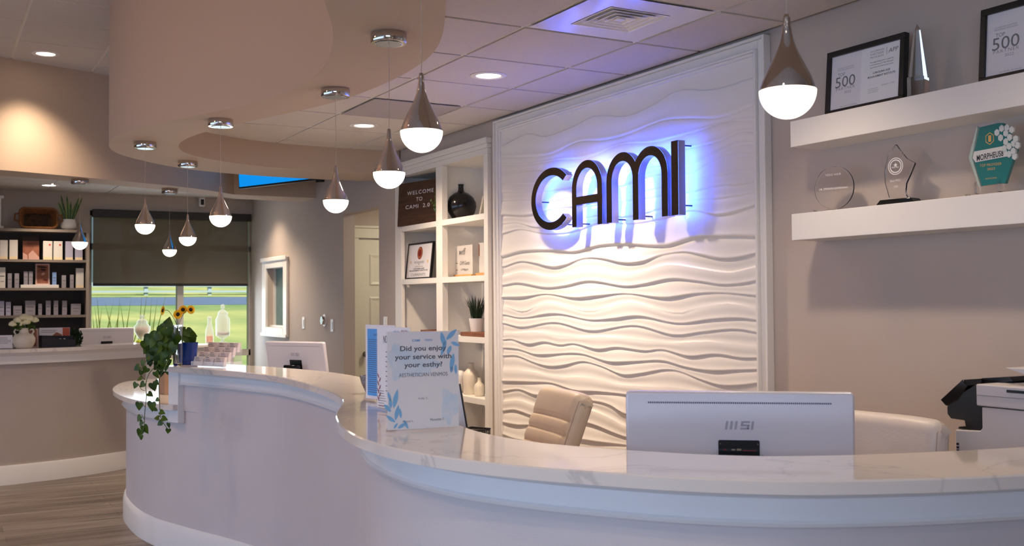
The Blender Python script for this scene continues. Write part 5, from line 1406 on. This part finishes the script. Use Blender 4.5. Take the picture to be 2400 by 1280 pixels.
# roller shade
RS = thing('roller_shade', 'dark translucent roller shade covering the upper window', 'window shade', (0,0,0))
def fabric():
    m = D.materials.new('screen fabric'); m.use_nodes = True; nt = m.node_tree; b = nt.nodes['Principled BSDF']; out = nt.nodes['Material Output']
    b.inputs['Base Color'].default_value = (.175,.145,.105,1); b.inputs['Roughness'].default_value = .9
    tr = nt.nodes.new('ShaderNodeBsdfTransparent'); tr.inputs[0].default_value = (.95,.95,.85,1); mx = nt.nodes.new('ShaderNodeMixShader'); mx.inputs[0].default_value = .22
    nt.links.new(b.outputs[0], mx.inputs[1]); nt.links.new(tr.outputs[0], mx.inputs[2]); nt.links.new(mx.outputs[0], out.inputs[0]); return m
ys0 = at(218,600,X=XL+.05).y; ys1 = at(581,600,X=XL+.05).y; zsb = at(400,666,X=XL+.05).z; zst = at(400,506,X=XL+.05).z
MB().box(XL+.049,XL+.051,ys0,ys1,zsb,zst).build('fabric', fabric(), RS)
MB().box(XL+.01,XL+.10,ys0-.01,ys1+.03,zst-.04,zst+.045).build('cassette', mat('dark bronze', (.14,.13,.12), .5), RS, bevel=.006)
MB().box(XL+.042,XL+.058,ys0,ys1,zsb-.022,zsb+.008).build('bottom_bar', MC['dark bronze'], RS, bevel=.003)
pm = MB(); pm.tube([(XL+.06,ys1+.012,zst),(XL+.06,ys1+.014,1.3)], .0018, 5); pm.build('bead_chain', m_alum, RS)

# ================================================================ BOOKCASE (left)
BX = -12.10
def B(px_, py_): q_ = at(px_,py_,X=BX); return q_.y, q_.z
bk_ = thing('bookcase', 'taupe bookcase with dark back and product shelves at the far left', 'bookcase', (0,0,0))
yR = B(209,600)[0]; yRi = B(202,600)[0]; yL = -1.6
ztop = B(100,537)[1]; 
rows = [B(100,608.5)[1], B(100,675)[1], B(100,739)[1]]
MB().box(XL+.002,BX,yRi,yR,0,ztop).box(XL+.002,BX,yL,yL+.03,0,ztop).build('side_panel', m_shelfpaint, bk_)
MB().box(XL+.002,BX+.01,yL,yR+.01,ztop-.028,ztop).build('top_board', m_shelfpaint, bk_)
MB().box(XL+.002,XL+.012,yL,yRi,0,ztop-.03).build('back_panel', m_shelfdark, bk_)
MB().box(BX-.012,BX+.001,yRi,yR+.002,0,ztop-.03).build('face_stile', mat('pale taupe', (.64,.60,.56), .6), bk_)
for z_ in rows+[1.07,.7,.3]: MB().box(XL+.012,BX-.003,yL,yRi,z_-.026,z_).build('shelf', m_shelfpaint, bk_)
m_pg = mat('product box grey', (.60,.59,.63), .5); m_pw = mat('product box white', (.87,.86,.84), .5); m_pb = mat('product box blue', (.52,.66,.88), .5); m_pl = mat('product box pale lilac', (.70,.70,.80), .5); m_base = mat('cream print band', (.93,.86,.72), .5)
def pbox(x0_,x1_,yt,row,m,lb,band=False,dot=False,group=None,dz=0,Xf=-12.16,name='product_box'):
    z0_ = rows[row]+dz; ya = at(x0_,600,X=Xf).y; yb = at(x1_,600,X=Xf).y; zt_ = at((x0_+x1_)/2,yt,X=Xf).z; cy_ = (ya+yb)/2; hw = (yb-ya)/2
    t = thing(name, lb, 'box', (Xf,cy_,z0_+.0005), math.radians(90), group=group)
    MB().box(-hw,hw,0,min(.10,max(.03,hw*1.6)),0,zt_-z0_).build('carton', m, t, bevel=.001)
    if band: MB().box(-hw*.98,hw*.98,-.001,.001,.002,.03).build('band', m_base, t)
    else: MB().box(-hw*.7,hw*.7,-.001,.001,(zt_-z0_)*.55,(zt_-z0_)*.60).box(-hw*.5,hw*.5,-.001,.001,(zt_-z0_)*.3,(zt_-z0_)*.33).build('print', m_inkgrey, t)
    if dot: MB().lathe([(0,-.0015),(.010,-.0015)], (hw*.45,0,(zt_-z0_)*.8), 16, 'y').build('red_mark', mat('red dot', (.85,.25,.18), .5), t)
    return t
pbox(0,18,563,0,m_pw,'tall white product box at the left end of the top product shelf',band=True)
pbox(22,41.5,562.5,0,m_pw,'tall white product box just left of the brown poster, top product shelf',band=True)
pbox(101,122.5,565,0,m_pw,'white product box with red mark, nearer the brown poster on top shelf',band=True,dot=True)
pbox(125.5,146.5,565.5,0,m_pw,'white product box with red mark, farther from the brown poster on top shelf',band=True,dot=True)
pbox(153.5,171,566,0,m_pl,'lilac grey product box left of the pendant globe on top shelf',band=True)
pbox(176,193.5,566,0,m_pl,'lilac grey product box half behind the pendant globe on top shelf',band=True)
pbox(-2,13,627,1,m_pw,'tall cream product box at the left end of the middle product shelf')
pbox(18.5,28,641,1,m_pg,'slim grey product box, first right of the tall cream box, middle shelf')
pbox(34.5,45,641,1,m_pg,'slim grey product box immediately left of the white riser, middle shelf')
zr = at(95,667.5,X=-12.15).z-rows[1]
ya, yb = at(48.5,670,X=-12.15).y, at(138,670,X=-12.15).y
rsr = tag(MB().box(-12.28,-12.15,ya,yb,rows[1]+.0005,rows[1]+zr).build('display_riser', m_white, bevel=.002), 'low white display riser on the middle product shelf', 'riser')
pbox(56,65.5,636,1,m_pg,'slim grey box on white riser, left of a pair beside the portrait',dz=zr)
pbox(68,77,636,1,m_pg,'slim grey box on white riser, directly beside the framed portrait',dz=zr)
pbox(123,132.5,638.5,1,m_pb,'light blue slim box on the right of the white riser',dz=zr)
pbox(145,155,645.5,1,m_pg,'short grey box just right of the white riser, middle shelf')
pbox(164.5,173,644,1,m_pg,'short grey box beside the tall cream box at right, middle shelf')
pbox(178.5,196.5,629,1,m_pw,'tall cream product box at the right end of the middle shelf',band=True)
pbox(-2,10.5,706,2,m_pl,'pale lilac box at the left end of the bottom product shelf')
pbox(14.5,26,708,2,m_pl,'slim pale lilac box second from left on the bottom product shelf')
pbox(32,52,717,2,m_pg,'low wide grey box on the left of the bottom product shelf')
pbox(60,83.5,705,2,m_pg,'large grey box, biggest on the bottom product shelf')
pbox(90.5,99,712,2,m_pg,'small slim grey box right of the biggest box, bottom shelf')
for (x0_,x1_,lb) in ((108,119.5,'grey box, left one of three equal boxes on the bottom shelf'),(126.5,137,'grey box, middle one of three equal boxes on the bottom shelf'),(146.5,157.5,'grey box, right one of three equal boxes on the bottom shelf')): pbox(x0_,x1_,705,2,m_pg,lb)
pbox(167,190,712,2,m_pg,'low wide grey box at the right end of the bottom shelf')
def picture(label, x0_,x1_,yt,yb_,z0_,Xf,m_art,frame=None,lean=8,extra=None,name='framed_print'):
    ya = at(x0_,600,X=Xf).y; yb = at(x1_,600,X=Xf).y; zt_ = at((x0_+x1_)/2,yt,X=Xf).z; hw = (yb-ya)/2; h_ = zt_-z0_
    t = thing(name, label, 'picture', (Xf,(ya+yb)/2,z0_+.0005), math.radians(90), math.radians(-lean))
    bwd = .014 if frame else 0
    if frame:
        f_ = MB()
        for a_,b_,c_,d_ in ring_frame(2*hw,h_,bwd): f_.box(a_,b_,0,.016,c_,d_)
        f_.build('frame', frame, t)
    MB().box(-hw+bwd,hw-bwd,.002,.010,bwd,h_-bwd).build('print', m_art, t)
    if extra: extra(t, hw-bwd, h_-bwd, bwd)
    return t
m_skin = mat('warm skin print', (.66,.42,.32), .6, col2=(.50,.28,.20), nscale=9); m_dk = mat('dark brown print', (.20,.12,.10), .6); m_lip = mat('plum print', (.40,.14,.16), .6); m_pink = mat('rose beige print', (.78,.62,.58), .6)
def poster_art(t, hw, h1, b):
    k = MB(); k.add([(-hw,.001,h1*.82),(hw,.001,h1*.82),(hw,.001,h1),(-hw,.001,h1)],[(0,1,2,3)]); k.build('header', m_dk, t)
    k = MB(); k.add([(-hw,.001,.0),(hw*-.4,.001,.0),(hw*-.45,.001,h1*.2),(-hw,.001,h1*.32)],[(0,1,2,3)]); k.add([(-hw*.3,.001,.0),(hw,.001,.0),(hw,.001,h1*.12),(hw*.2,.001,h1*.42),(-hw*.3,.001,h1*.25)],[(0,1,2,3,4)]); k.build('pale_shapes', m_pink, t)
picture('brown toned poster with pale shapes on the top product shelf',53.5,92,555,607,rows[0],-12.2,m_skin,None,4,poster_art,'poster')
def face_art(t, hw, h1, b):
    y_ = .0012; k = MB()
    def ell(cx_,cz_,rx_,rz_,a0_=0): k.add([(cx_+rx_*math.cos(a)*math.cos(a0_)-rz_*math.sin(a)*math.sin(a0_), y_, cz_+rx_*math.cos(a)*math.sin(a0_)+rz_*math.sin(a)*math.cos(a0_)) for a in [2*PI*i/20 for i in range(20)]],[tuple(range(20))])
    ell(hw*.15,h1*.76,hw*.5,h1*.05,-.15); k.build('eye_makeup', m_dk, t); k = MB(); ell(-hw*.1,h1*.9,hw*.85,h1*.05,-.1); k.build('brow', m_dk, t)
    k = MB(); ell(hw*.5,h1*.24,hw*.4,h1*.055,-.2); k.build('lips', m_lip, t)
    k = MB(); ell(hw*.1,h1*.55,hw*.35,h1*.06,.5); k.build('cheek_highlight', m_pink, t)
picture('framed close-up beauty portrait standing on the white riser',83.5,117,618,665,rows[1]+zr,-12.19,m_skin,mat('rose frame', (.78,.66,.62), .5),6,face_art)
# basket and snake plant on top
q0 = B(92,533); bskt = thing('wicker_basket', 'brown woven tray basket with two handles on top of the bookcase', 'basket', (-12.2,q0[0],ztop+.0005), math.radians(90), math.radians(-14))
m_wick = mat('wicker', (.58,.36,.16), .8, col2=(.32,.18,.08), nscale=30, stretch=(3,3,12), bump=1, bscale=60)
hw = .180; hh = .215
def rr_pts(w_, h_, r, cz_): return [(x_,z_+cz_) for x_,z_ in rrect(w_,h_,r,5)]
for i_ in range(7):
    pts = [(x_, .02*i_-.05, z_) for x_,z_ in rr_pts(2*hw-.012*(6-i_)*-1-.07, hh+.0-.006*i_, .05, hh/2+.005)]
    pts.append(pts[0]); 
    if i_ == 0: bm_ = MB()
    bm_.tube(pts, .0125, 8, cap=False)
bm_.build('rim_coils', m_wick, bskt, smooth=True)
MB().prism(rr_pts(2*hw-.10, hh-.03, .04, hh/2+.005), .06, .075, 'y').build('base_weave', mat('dark wicker', (.30,.19,.10), .85, col2=(.18,.11,.06), nscale=30, bump=1, bscale=60), bskt)
for sx in (-1,1):
    MB().tube([(sx*(hw-.02),-.04,hh*.78),(sx*(hw+.045),-.05,hh*.70),(sx*(hw+.05),-.05,hh*.40),(sx*(hw-.02),-.04,hh*.30)], .011, 8).build('handle', m_wick, bskt, smooth=True)
q0 = B(163.5,537); sn = thing('snake_plant', 'small snake plant in white pot on top of the bookcase', 'potted plant', (-12.22,q0[0],ztop))
MB().lathe([(0,0),(.05,0),(.078,.03),(.080,.06),(.066,.118),(.060,.118),(.05,.02),(0,.02)], seg=36).build('pot', m_potw, sn, smooth=True, autos=50)
MB().lathe([(0,.10),(.062,.10)], seg=24).build('soil', m_soil, sn)
k = MB(); k2 = MB(); rnd = random.Random(4)
for i_ in range(15):
    a_ = rnd.random()*2*PI; r0 = rnd.random()*.03; yy_ = r0*math.sin(a_)+rnd.uniform(-.02,.02); tx = yy_*2.2+rnd.uniform(-.02,.02); h_ = rnd.uniform(.17,.29); x_ = rnd.uniform(-.03,.03); w_ = rnd.uniform(.010,.015)
    for mb_,ww,xo in ((k,w_,0),(k2,w_*1.35,-.0012)):
        mb_.add([(x_+xo,yy_-ww*.7,.10),(x_+xo,yy_+ww*.7,.10),(x_+xo,yy_+tx*.5+ww,.10+h_*.5),(x_+xo,yy_+tx*.5-ww,.10+h_*.5),(x_+xo,yy_+tx*.85+ww*.6,.10+h_*.85),(x_+xo,yy_+tx*.85-ww*.6,.10+h_*.85),(x_+xo,yy_+tx,.10+h_+(.004 if mb_ is k2 else 0))],[(0,1,2,3),(3,2,4,5),(5,4,6)])
k.build('leaves', mat('snake leaf green', (.20,.34,.16), .5, col2=(.12,.22,.10), nscale=60), sn, recalc=False); k2.build('leaf_margins', mat('snake leaf margin', (.62,.66,.30), .5), sn, recalc=False)
q0 = B(3,533); wf_ = thing('shadow_box', 'white moulded open box corner at the picture edge on top of bookcase', 'frame', (-12.25,q0[0]-.22,ztop+.0005), math.radians(90))
k = MB().box(.19,.225,-.02,.02,.0,.33).box(-.25,.25,-.03,.03,.0,.03).box(-.25,.25,-.03,.03,.32,.35).box(-.25,-.215,-.02,.02,0,.33).build('frame', m_white, wf_, bevel=.004)

# ================================================================ LEFT DESK THINGS
def onld(px_, back=.12):
    q_ = at(px_, 816, Z=ZT); r = Vector((q_.x,q_.y)).normalized(); return q_.x, q_.y
def ldp(px_, dd):   # point on the left desk top at pixel column px, dd metres behind its front edge
    r = ray(px_, 800); best = None
    for i_ in range(len(lp)-1):
        a_, b_ = lp[i_], lp[i_+1]
        f0 = a_[0]*r.y-a_[1]*r.x; f1 = b_[0]*r.y-b_[1]*r.x
        if f0*f1 <= 0: t_ = f0/(f0-f1); best = (a_[0]+(b_[0]-a_[0])*t_, a_[1]+(b_[1]-a_[1])*t_)
    if best is None: best = lp[10]
    L_n = math.hypot(*best); return (best[0]*(1+dd/L_n), best[1]*(1+dd/L_n))
def hpx(px_, py_, xy): return at(px_, py_, d=(Vector((xy[0],xy[1],1.1))-EYE).dot(Fv)).z
xy = ldp(56,.10); vs_ = thing('handled_vase', 'cream two-handled ceramic vase on the left desk', 'vase', (xy[0],xy[1],ZT))
MB().lathe([(0,0),(.055,0),(.07,.01),(.088,.05),(.090,.085),(.075,.115),(.045,.125),(.036,.135),(.034,.165),(.040,.172),(.030,.172),(.028,.135),(0,.12)], seg=40).build('body', m_ceram, vs_, smooth=True)
for s_ in (-1,1): MB().tube([(0,s_*.04,.155),(0,s_*.066,.16),(0,s_*.076,.142),(0,s_*.066,.122),(0,s_*.058,.118)], .007, 8).build('handle', m_ceram, vs_, smooth=True)
fl_ = thing('white_bouquet', 'cluster of creamy white roses in the two-handled vase', 'flowers', (xy[0],xy[1],ZT+.165))
m_rose = mat('cream rose', (.96,.93,.76), .7); rnd = random.Random(9)
for i_,(dy_,dz_,r_q) in enumerate(((-.085,.04,.036),(-.045,.07,.040),(.0,.095,.042),(.045,.082,.038),(.085,.07,.034),(.02,.055,.036),(-.02,.04,.034))):
    t_ = MB()
    for ly in range(4):
        rl = r_q*(1-.2*ly)
        t_.lathe([(rl*.2,-r_q*.5),(rl*.85,-r_q*.3),(rl,.0+ly*.004),(rl*.86,r_q*.42+ly*.005),(rl*.8,r_q*.40+ly*.005),(rl*.84,0)], (rnd.uniform(-.02,.02),dy_,dz_), 9)
    t_.build('rose', m_rose, fl_, smooth=True)
k = MB()
for i_ in range(26):
    a_ = rnd.random()*6.28; c_ = Vector((rnd.uniform(-.03,.03), rnd.uniform(-.08,.08), rnd.uniform(-.0,.05))); v_ = Vector((rnd.uniform(-.5,.5),math.cos(a_),math.sin(a_)-.3)).normalized()*.028; u_ = v_.orthogonal().normalized()*.012
    k.add([c_-v_,c_-u_,c_+v_,c_+u_],[(0,1,2,3)])
k.build('leaves', m_green, fl_, recalc=False)
k = MB().tube([(0,0,-.04),(0,0,.03)], .015, 8).build('stems', m_stem, fl_)
xy = ldp(14,.12); lh = thing('leaflet_holder', 'white leaflets in a clear holder at the far left of the left desk', 'leaflet holder', (xy[0],xy[1],ZT+.0005), math.radians(88), math.radians(-10))
MB().box(-.085,.05,0,.02,.004,.115).build('leaflets', m_paper, lh); MB().box(-.09,.06,-.004,-.001,0,.03).box(-.09,.06,-.004,.03,0,.003).build('holder', MC['thin clear acrylic'], lh)
k = MB(); lines(k,-.075,.04,.04,.10,5,.003,-.0008,2); k.build('lettering', m_inkgrey, lh)
xy = ldp(77,.22); hgt_ = .15
pc_ = thing('brochure', 'brown toned portrait brochure standing behind the cream vase', 'brochure', (xy[0],xy[1],ZT+.0005), math.radians(90), math.radians(-6)); MB().box(-.045,.045,0,.004,0,.162).build('card', m_pink, pc_); MB().add([(-.04,-.001,.01),(.03,-.001,.01),(.03,-.001,.15),(-.04,-.001,.15)],[(0,1,2,3)]).build('portrait_print', m_skin, pc_)
xy = ldp(138,.14); bx2 = thing('display_box', 'dark open display box of samples on the left desk', 'display box', (xy[0],xy[1],ZT+.0005), math.radians(95))
MB().prism([(-.14,0),(.14,0),(.14,.06),(-.0,.07),(-.14,.10)], 0, .006, 'y').prism([(-.14,0),(.14,0),(.14,.09),(-.14,.10)], .12, .126, 'y').box(-.14,-.134,0,.126,0,.10).box(.134,.14,0,.126,0,.07).box(-.14,.14,0,.126,0,.004).build('tray', mat('navy black card', (.07,.08,.12), .5), bx2)
k = MB()
for i_ in range(3): k.lathe([(0,.0),(.011,0),(.011,.055),(.006,.06),(0,.06)], (-.02+.035*i_,.03,.012), 14)
k.build('sample_tubes', m_chrome, bx2, smooth=True)
xy = ldp(130,.30); br2 = thing('brochure_rack', 'upright brochures with terracotta picture behind the dark display box', 'brochure', (xy[0],xy[1],ZT+.0005), math.radians(93), math.radians(-5))
MB().box(-.13,.12,0,.02,0,.165).build('brochures', m_paper, br2)
MB().add([(.06,-.001,.06),(.118,-.001,.06),(.118,-.001,.163),(.06,-.001,.163)],[(0,1,2,3)]).build('terracotta_panel', mat('terracotta print', (.72,.34,.24), .6), br2)
k = MB(); k.add([(-.03,-.001,.09),(.02,-.001,.075),(.06,-.001,.10),(.01,-.001,.125)],[(0,1,2,3)]); k.build('hand_print', m_skin, br2)
k = MB(); lines(k,-.115,.02,.12,.15,2,.004,-.001,3); k.build('lettering', m_inkgrey, br2)
xy = ldp(172,.42); bp_ = thing('bushy_plant', 'dark green bushy potted plant between brochures and the left computer', 'potted plant', (xy[0],xy[1],.741))
MB().lathe([(0,0),(.05,0),(.07,.30),(.065,.30),(.05,.02),(0,.02)], seg=24).build('pot', m_ceram, bp_, smooth=True)
k = MB(); rnd = random.Random(14)
for i_ in range(420):
    v_ = Vector((rnd.gauss(0,1),rnd.gauss(0,1),rnd.gauss(0,1))).normalized()*rnd.uniform(.03,.085); c_ = Vector((0,0,.45))+Vector((v_.x,v_.y*1.0,v_.z*1.0)); a_ = Vector((rnd.uniform(-1,1),rnd.uniform(-1,1),rnd.uniform(-1,1))).normalized()*.018; u_ = a_.orthogonal().normalized()*.009
    k.add([c_-a_,c_-u_,c_+a_,c_+u_],[(0,1,2,3)])
k.build('foliage', mat('dark leaf', (.10,.24,.10), .6, col2=(.05,.13,.05), nscale=40), bp_, recalc=False)
MB().tube([(0,0,.28),(0,0,.42)], .012, 8).build('stem', m_stem, bp_)

# ================================================================ CONSOLE BY THE WINDOW
CX = -11.75
yc0, yc1 = at(308,808,X=CX).y, at(556,808,X=CX).y; zc_ = at(500,808,X=CX).z
cn = thing('console_table', 'pale console table under the window behind the desk', 'table', (CX,(yc0+yc1)/2,0), math.radians(90))
hwc = (yc1-yc0)/2
MB().box(-hwc,hwc,0,.40,zc_-.03,zc_).build('top', m_white, cn, bevel=.003)
for sx in (-1,1):
    for y0_ in (.03,.34): MB().box(sx*(hwc-.05)-.02,sx*(hwc-.05)+.02,y0_,y0_+.04,0,zc_-.03).build('leg', m_white, cn)
MB().box(-hwc+.06,hwc-.06,.03,.05,zc_-.14,zc_-.03).build('apron', m_white, cn)
m_jar = mat('jar glass', (.97,.99,1), .03, alpha=.35, spec=.8)
def jar(label, px_, py0, py1, prof, contents, cm_, Xj=-11.95, foot=True):
    q_ = at(px_,py0,X=Xj); t = thing('apothecary_jar', label, 'jar', (Xj,q_.y,zc_+.0005)); H_ = at(px_,py1,X=Xj).z-zc_
    MB().lathe([(r,z*H_) for r,z in prof], seg=32).build('glass', m_jar, t, smooth=True)
    MB().lathe([(0,H_*.74),(.05,H_*.74),(.055,H_*.78),(.03,H_*.84),(.012,H_*.87),(.022,H_*.92),(.018,H_*.98),(0,H_)], seg=24).build('lid', m_jar, t, smooth=True)
    MB().lathe([(r,z*H_) for r,z in contents], seg=20).build('contents', cm_, t, smooth=True); return t
jar('bulbous footed glass jar of pale shells right of the left computer', 333,800,737, [(.001,0),(.05,.0),(.05,.03),(.015,.08),(.015,.16),(.05,.28),(.085,.48),(.083,.62),(.055,.70),(.055,.75)], [(0,.27),(.04,.29),(.070,.45),(.066,.58),(0,.62)], mat('beige shells', (.85,.78,.68), .7, col2=(.70,.56,.44), nscale=50))
j2 = jar('tall cylindrical footed glass jar on the console, before the window', 522,806,713, [(.001,0),(.055,.0),(.055,.02),(.014,.07),(.014,.12),(.075,.20),(.078,.30),(.078,.62),(.055,.70),(.055,.75)], [(0,.20),(.06,.21),(.070,.25),(.070,.30),(0,.31)], mat('white pebbles', (.88,.86,.80), .8, col2=(.75,.70,.62), nscale=60))
k = MB()
for i_ in range(3): k.tube([(0,-.02+.02*i_,.12),(0,-.01+.02*i_,.2),(0,.02*i_,.27)], .002, 5)
k.build('dried_flower', mat('dried stems', (.40,.36,.18), .8), j2)
q_ = at(491,805,X=-11.92); bt = thing('amber_bottle', 'clear glass bottle with amber liquid beside the tall jar', 'bottle', (-11.92,q_.y,zc_))
hb_ = at(491,741,X=-11.92).z-zc_
MB().lathe([(0,0),(.040,0),(.044,.02),(.044,hb_*.45),(.022,hb_*.72),(.020,hb_*.9),(.026,hb_*.92),(.012,hb_),(0,hb_)], seg=24).build('glass', m_jar, bt, smooth=True); MB().lathe([(0,.02),(.037,.02),(.037,hb_*.30),(0,hb_*.30)], seg=20).build('amber_liquid', mat('amber', (.90,.52,.08), .3, emit=None), bt)
q_ = at(318,800,X=-11.72); fb = thing('fruit_dish', 'small wooden dish with a green apple beside the left computer', 'dish', (-11.86,at(319,802,X=-11.86).y+.03,zc_))
MB().lathe([(0,0),(.045,0),(.065,.04),(.060,.04),(.04,.008),(0,.008)], seg=24).build('dish', m_woodmid, fb, smooth=True); ap = MB().lathe([(0,0),(.022,.003),(.034,.03),(.028,.055),(.008,.062),(0,.056)], seg=20).build('apple', mat('lime green', (.70,.80,.20), .4), smooth=True); ap.location = (-11.86,fb.location.y,zc_+.010); tag(ap,'lime green apple in the small wooden dish','fruit')
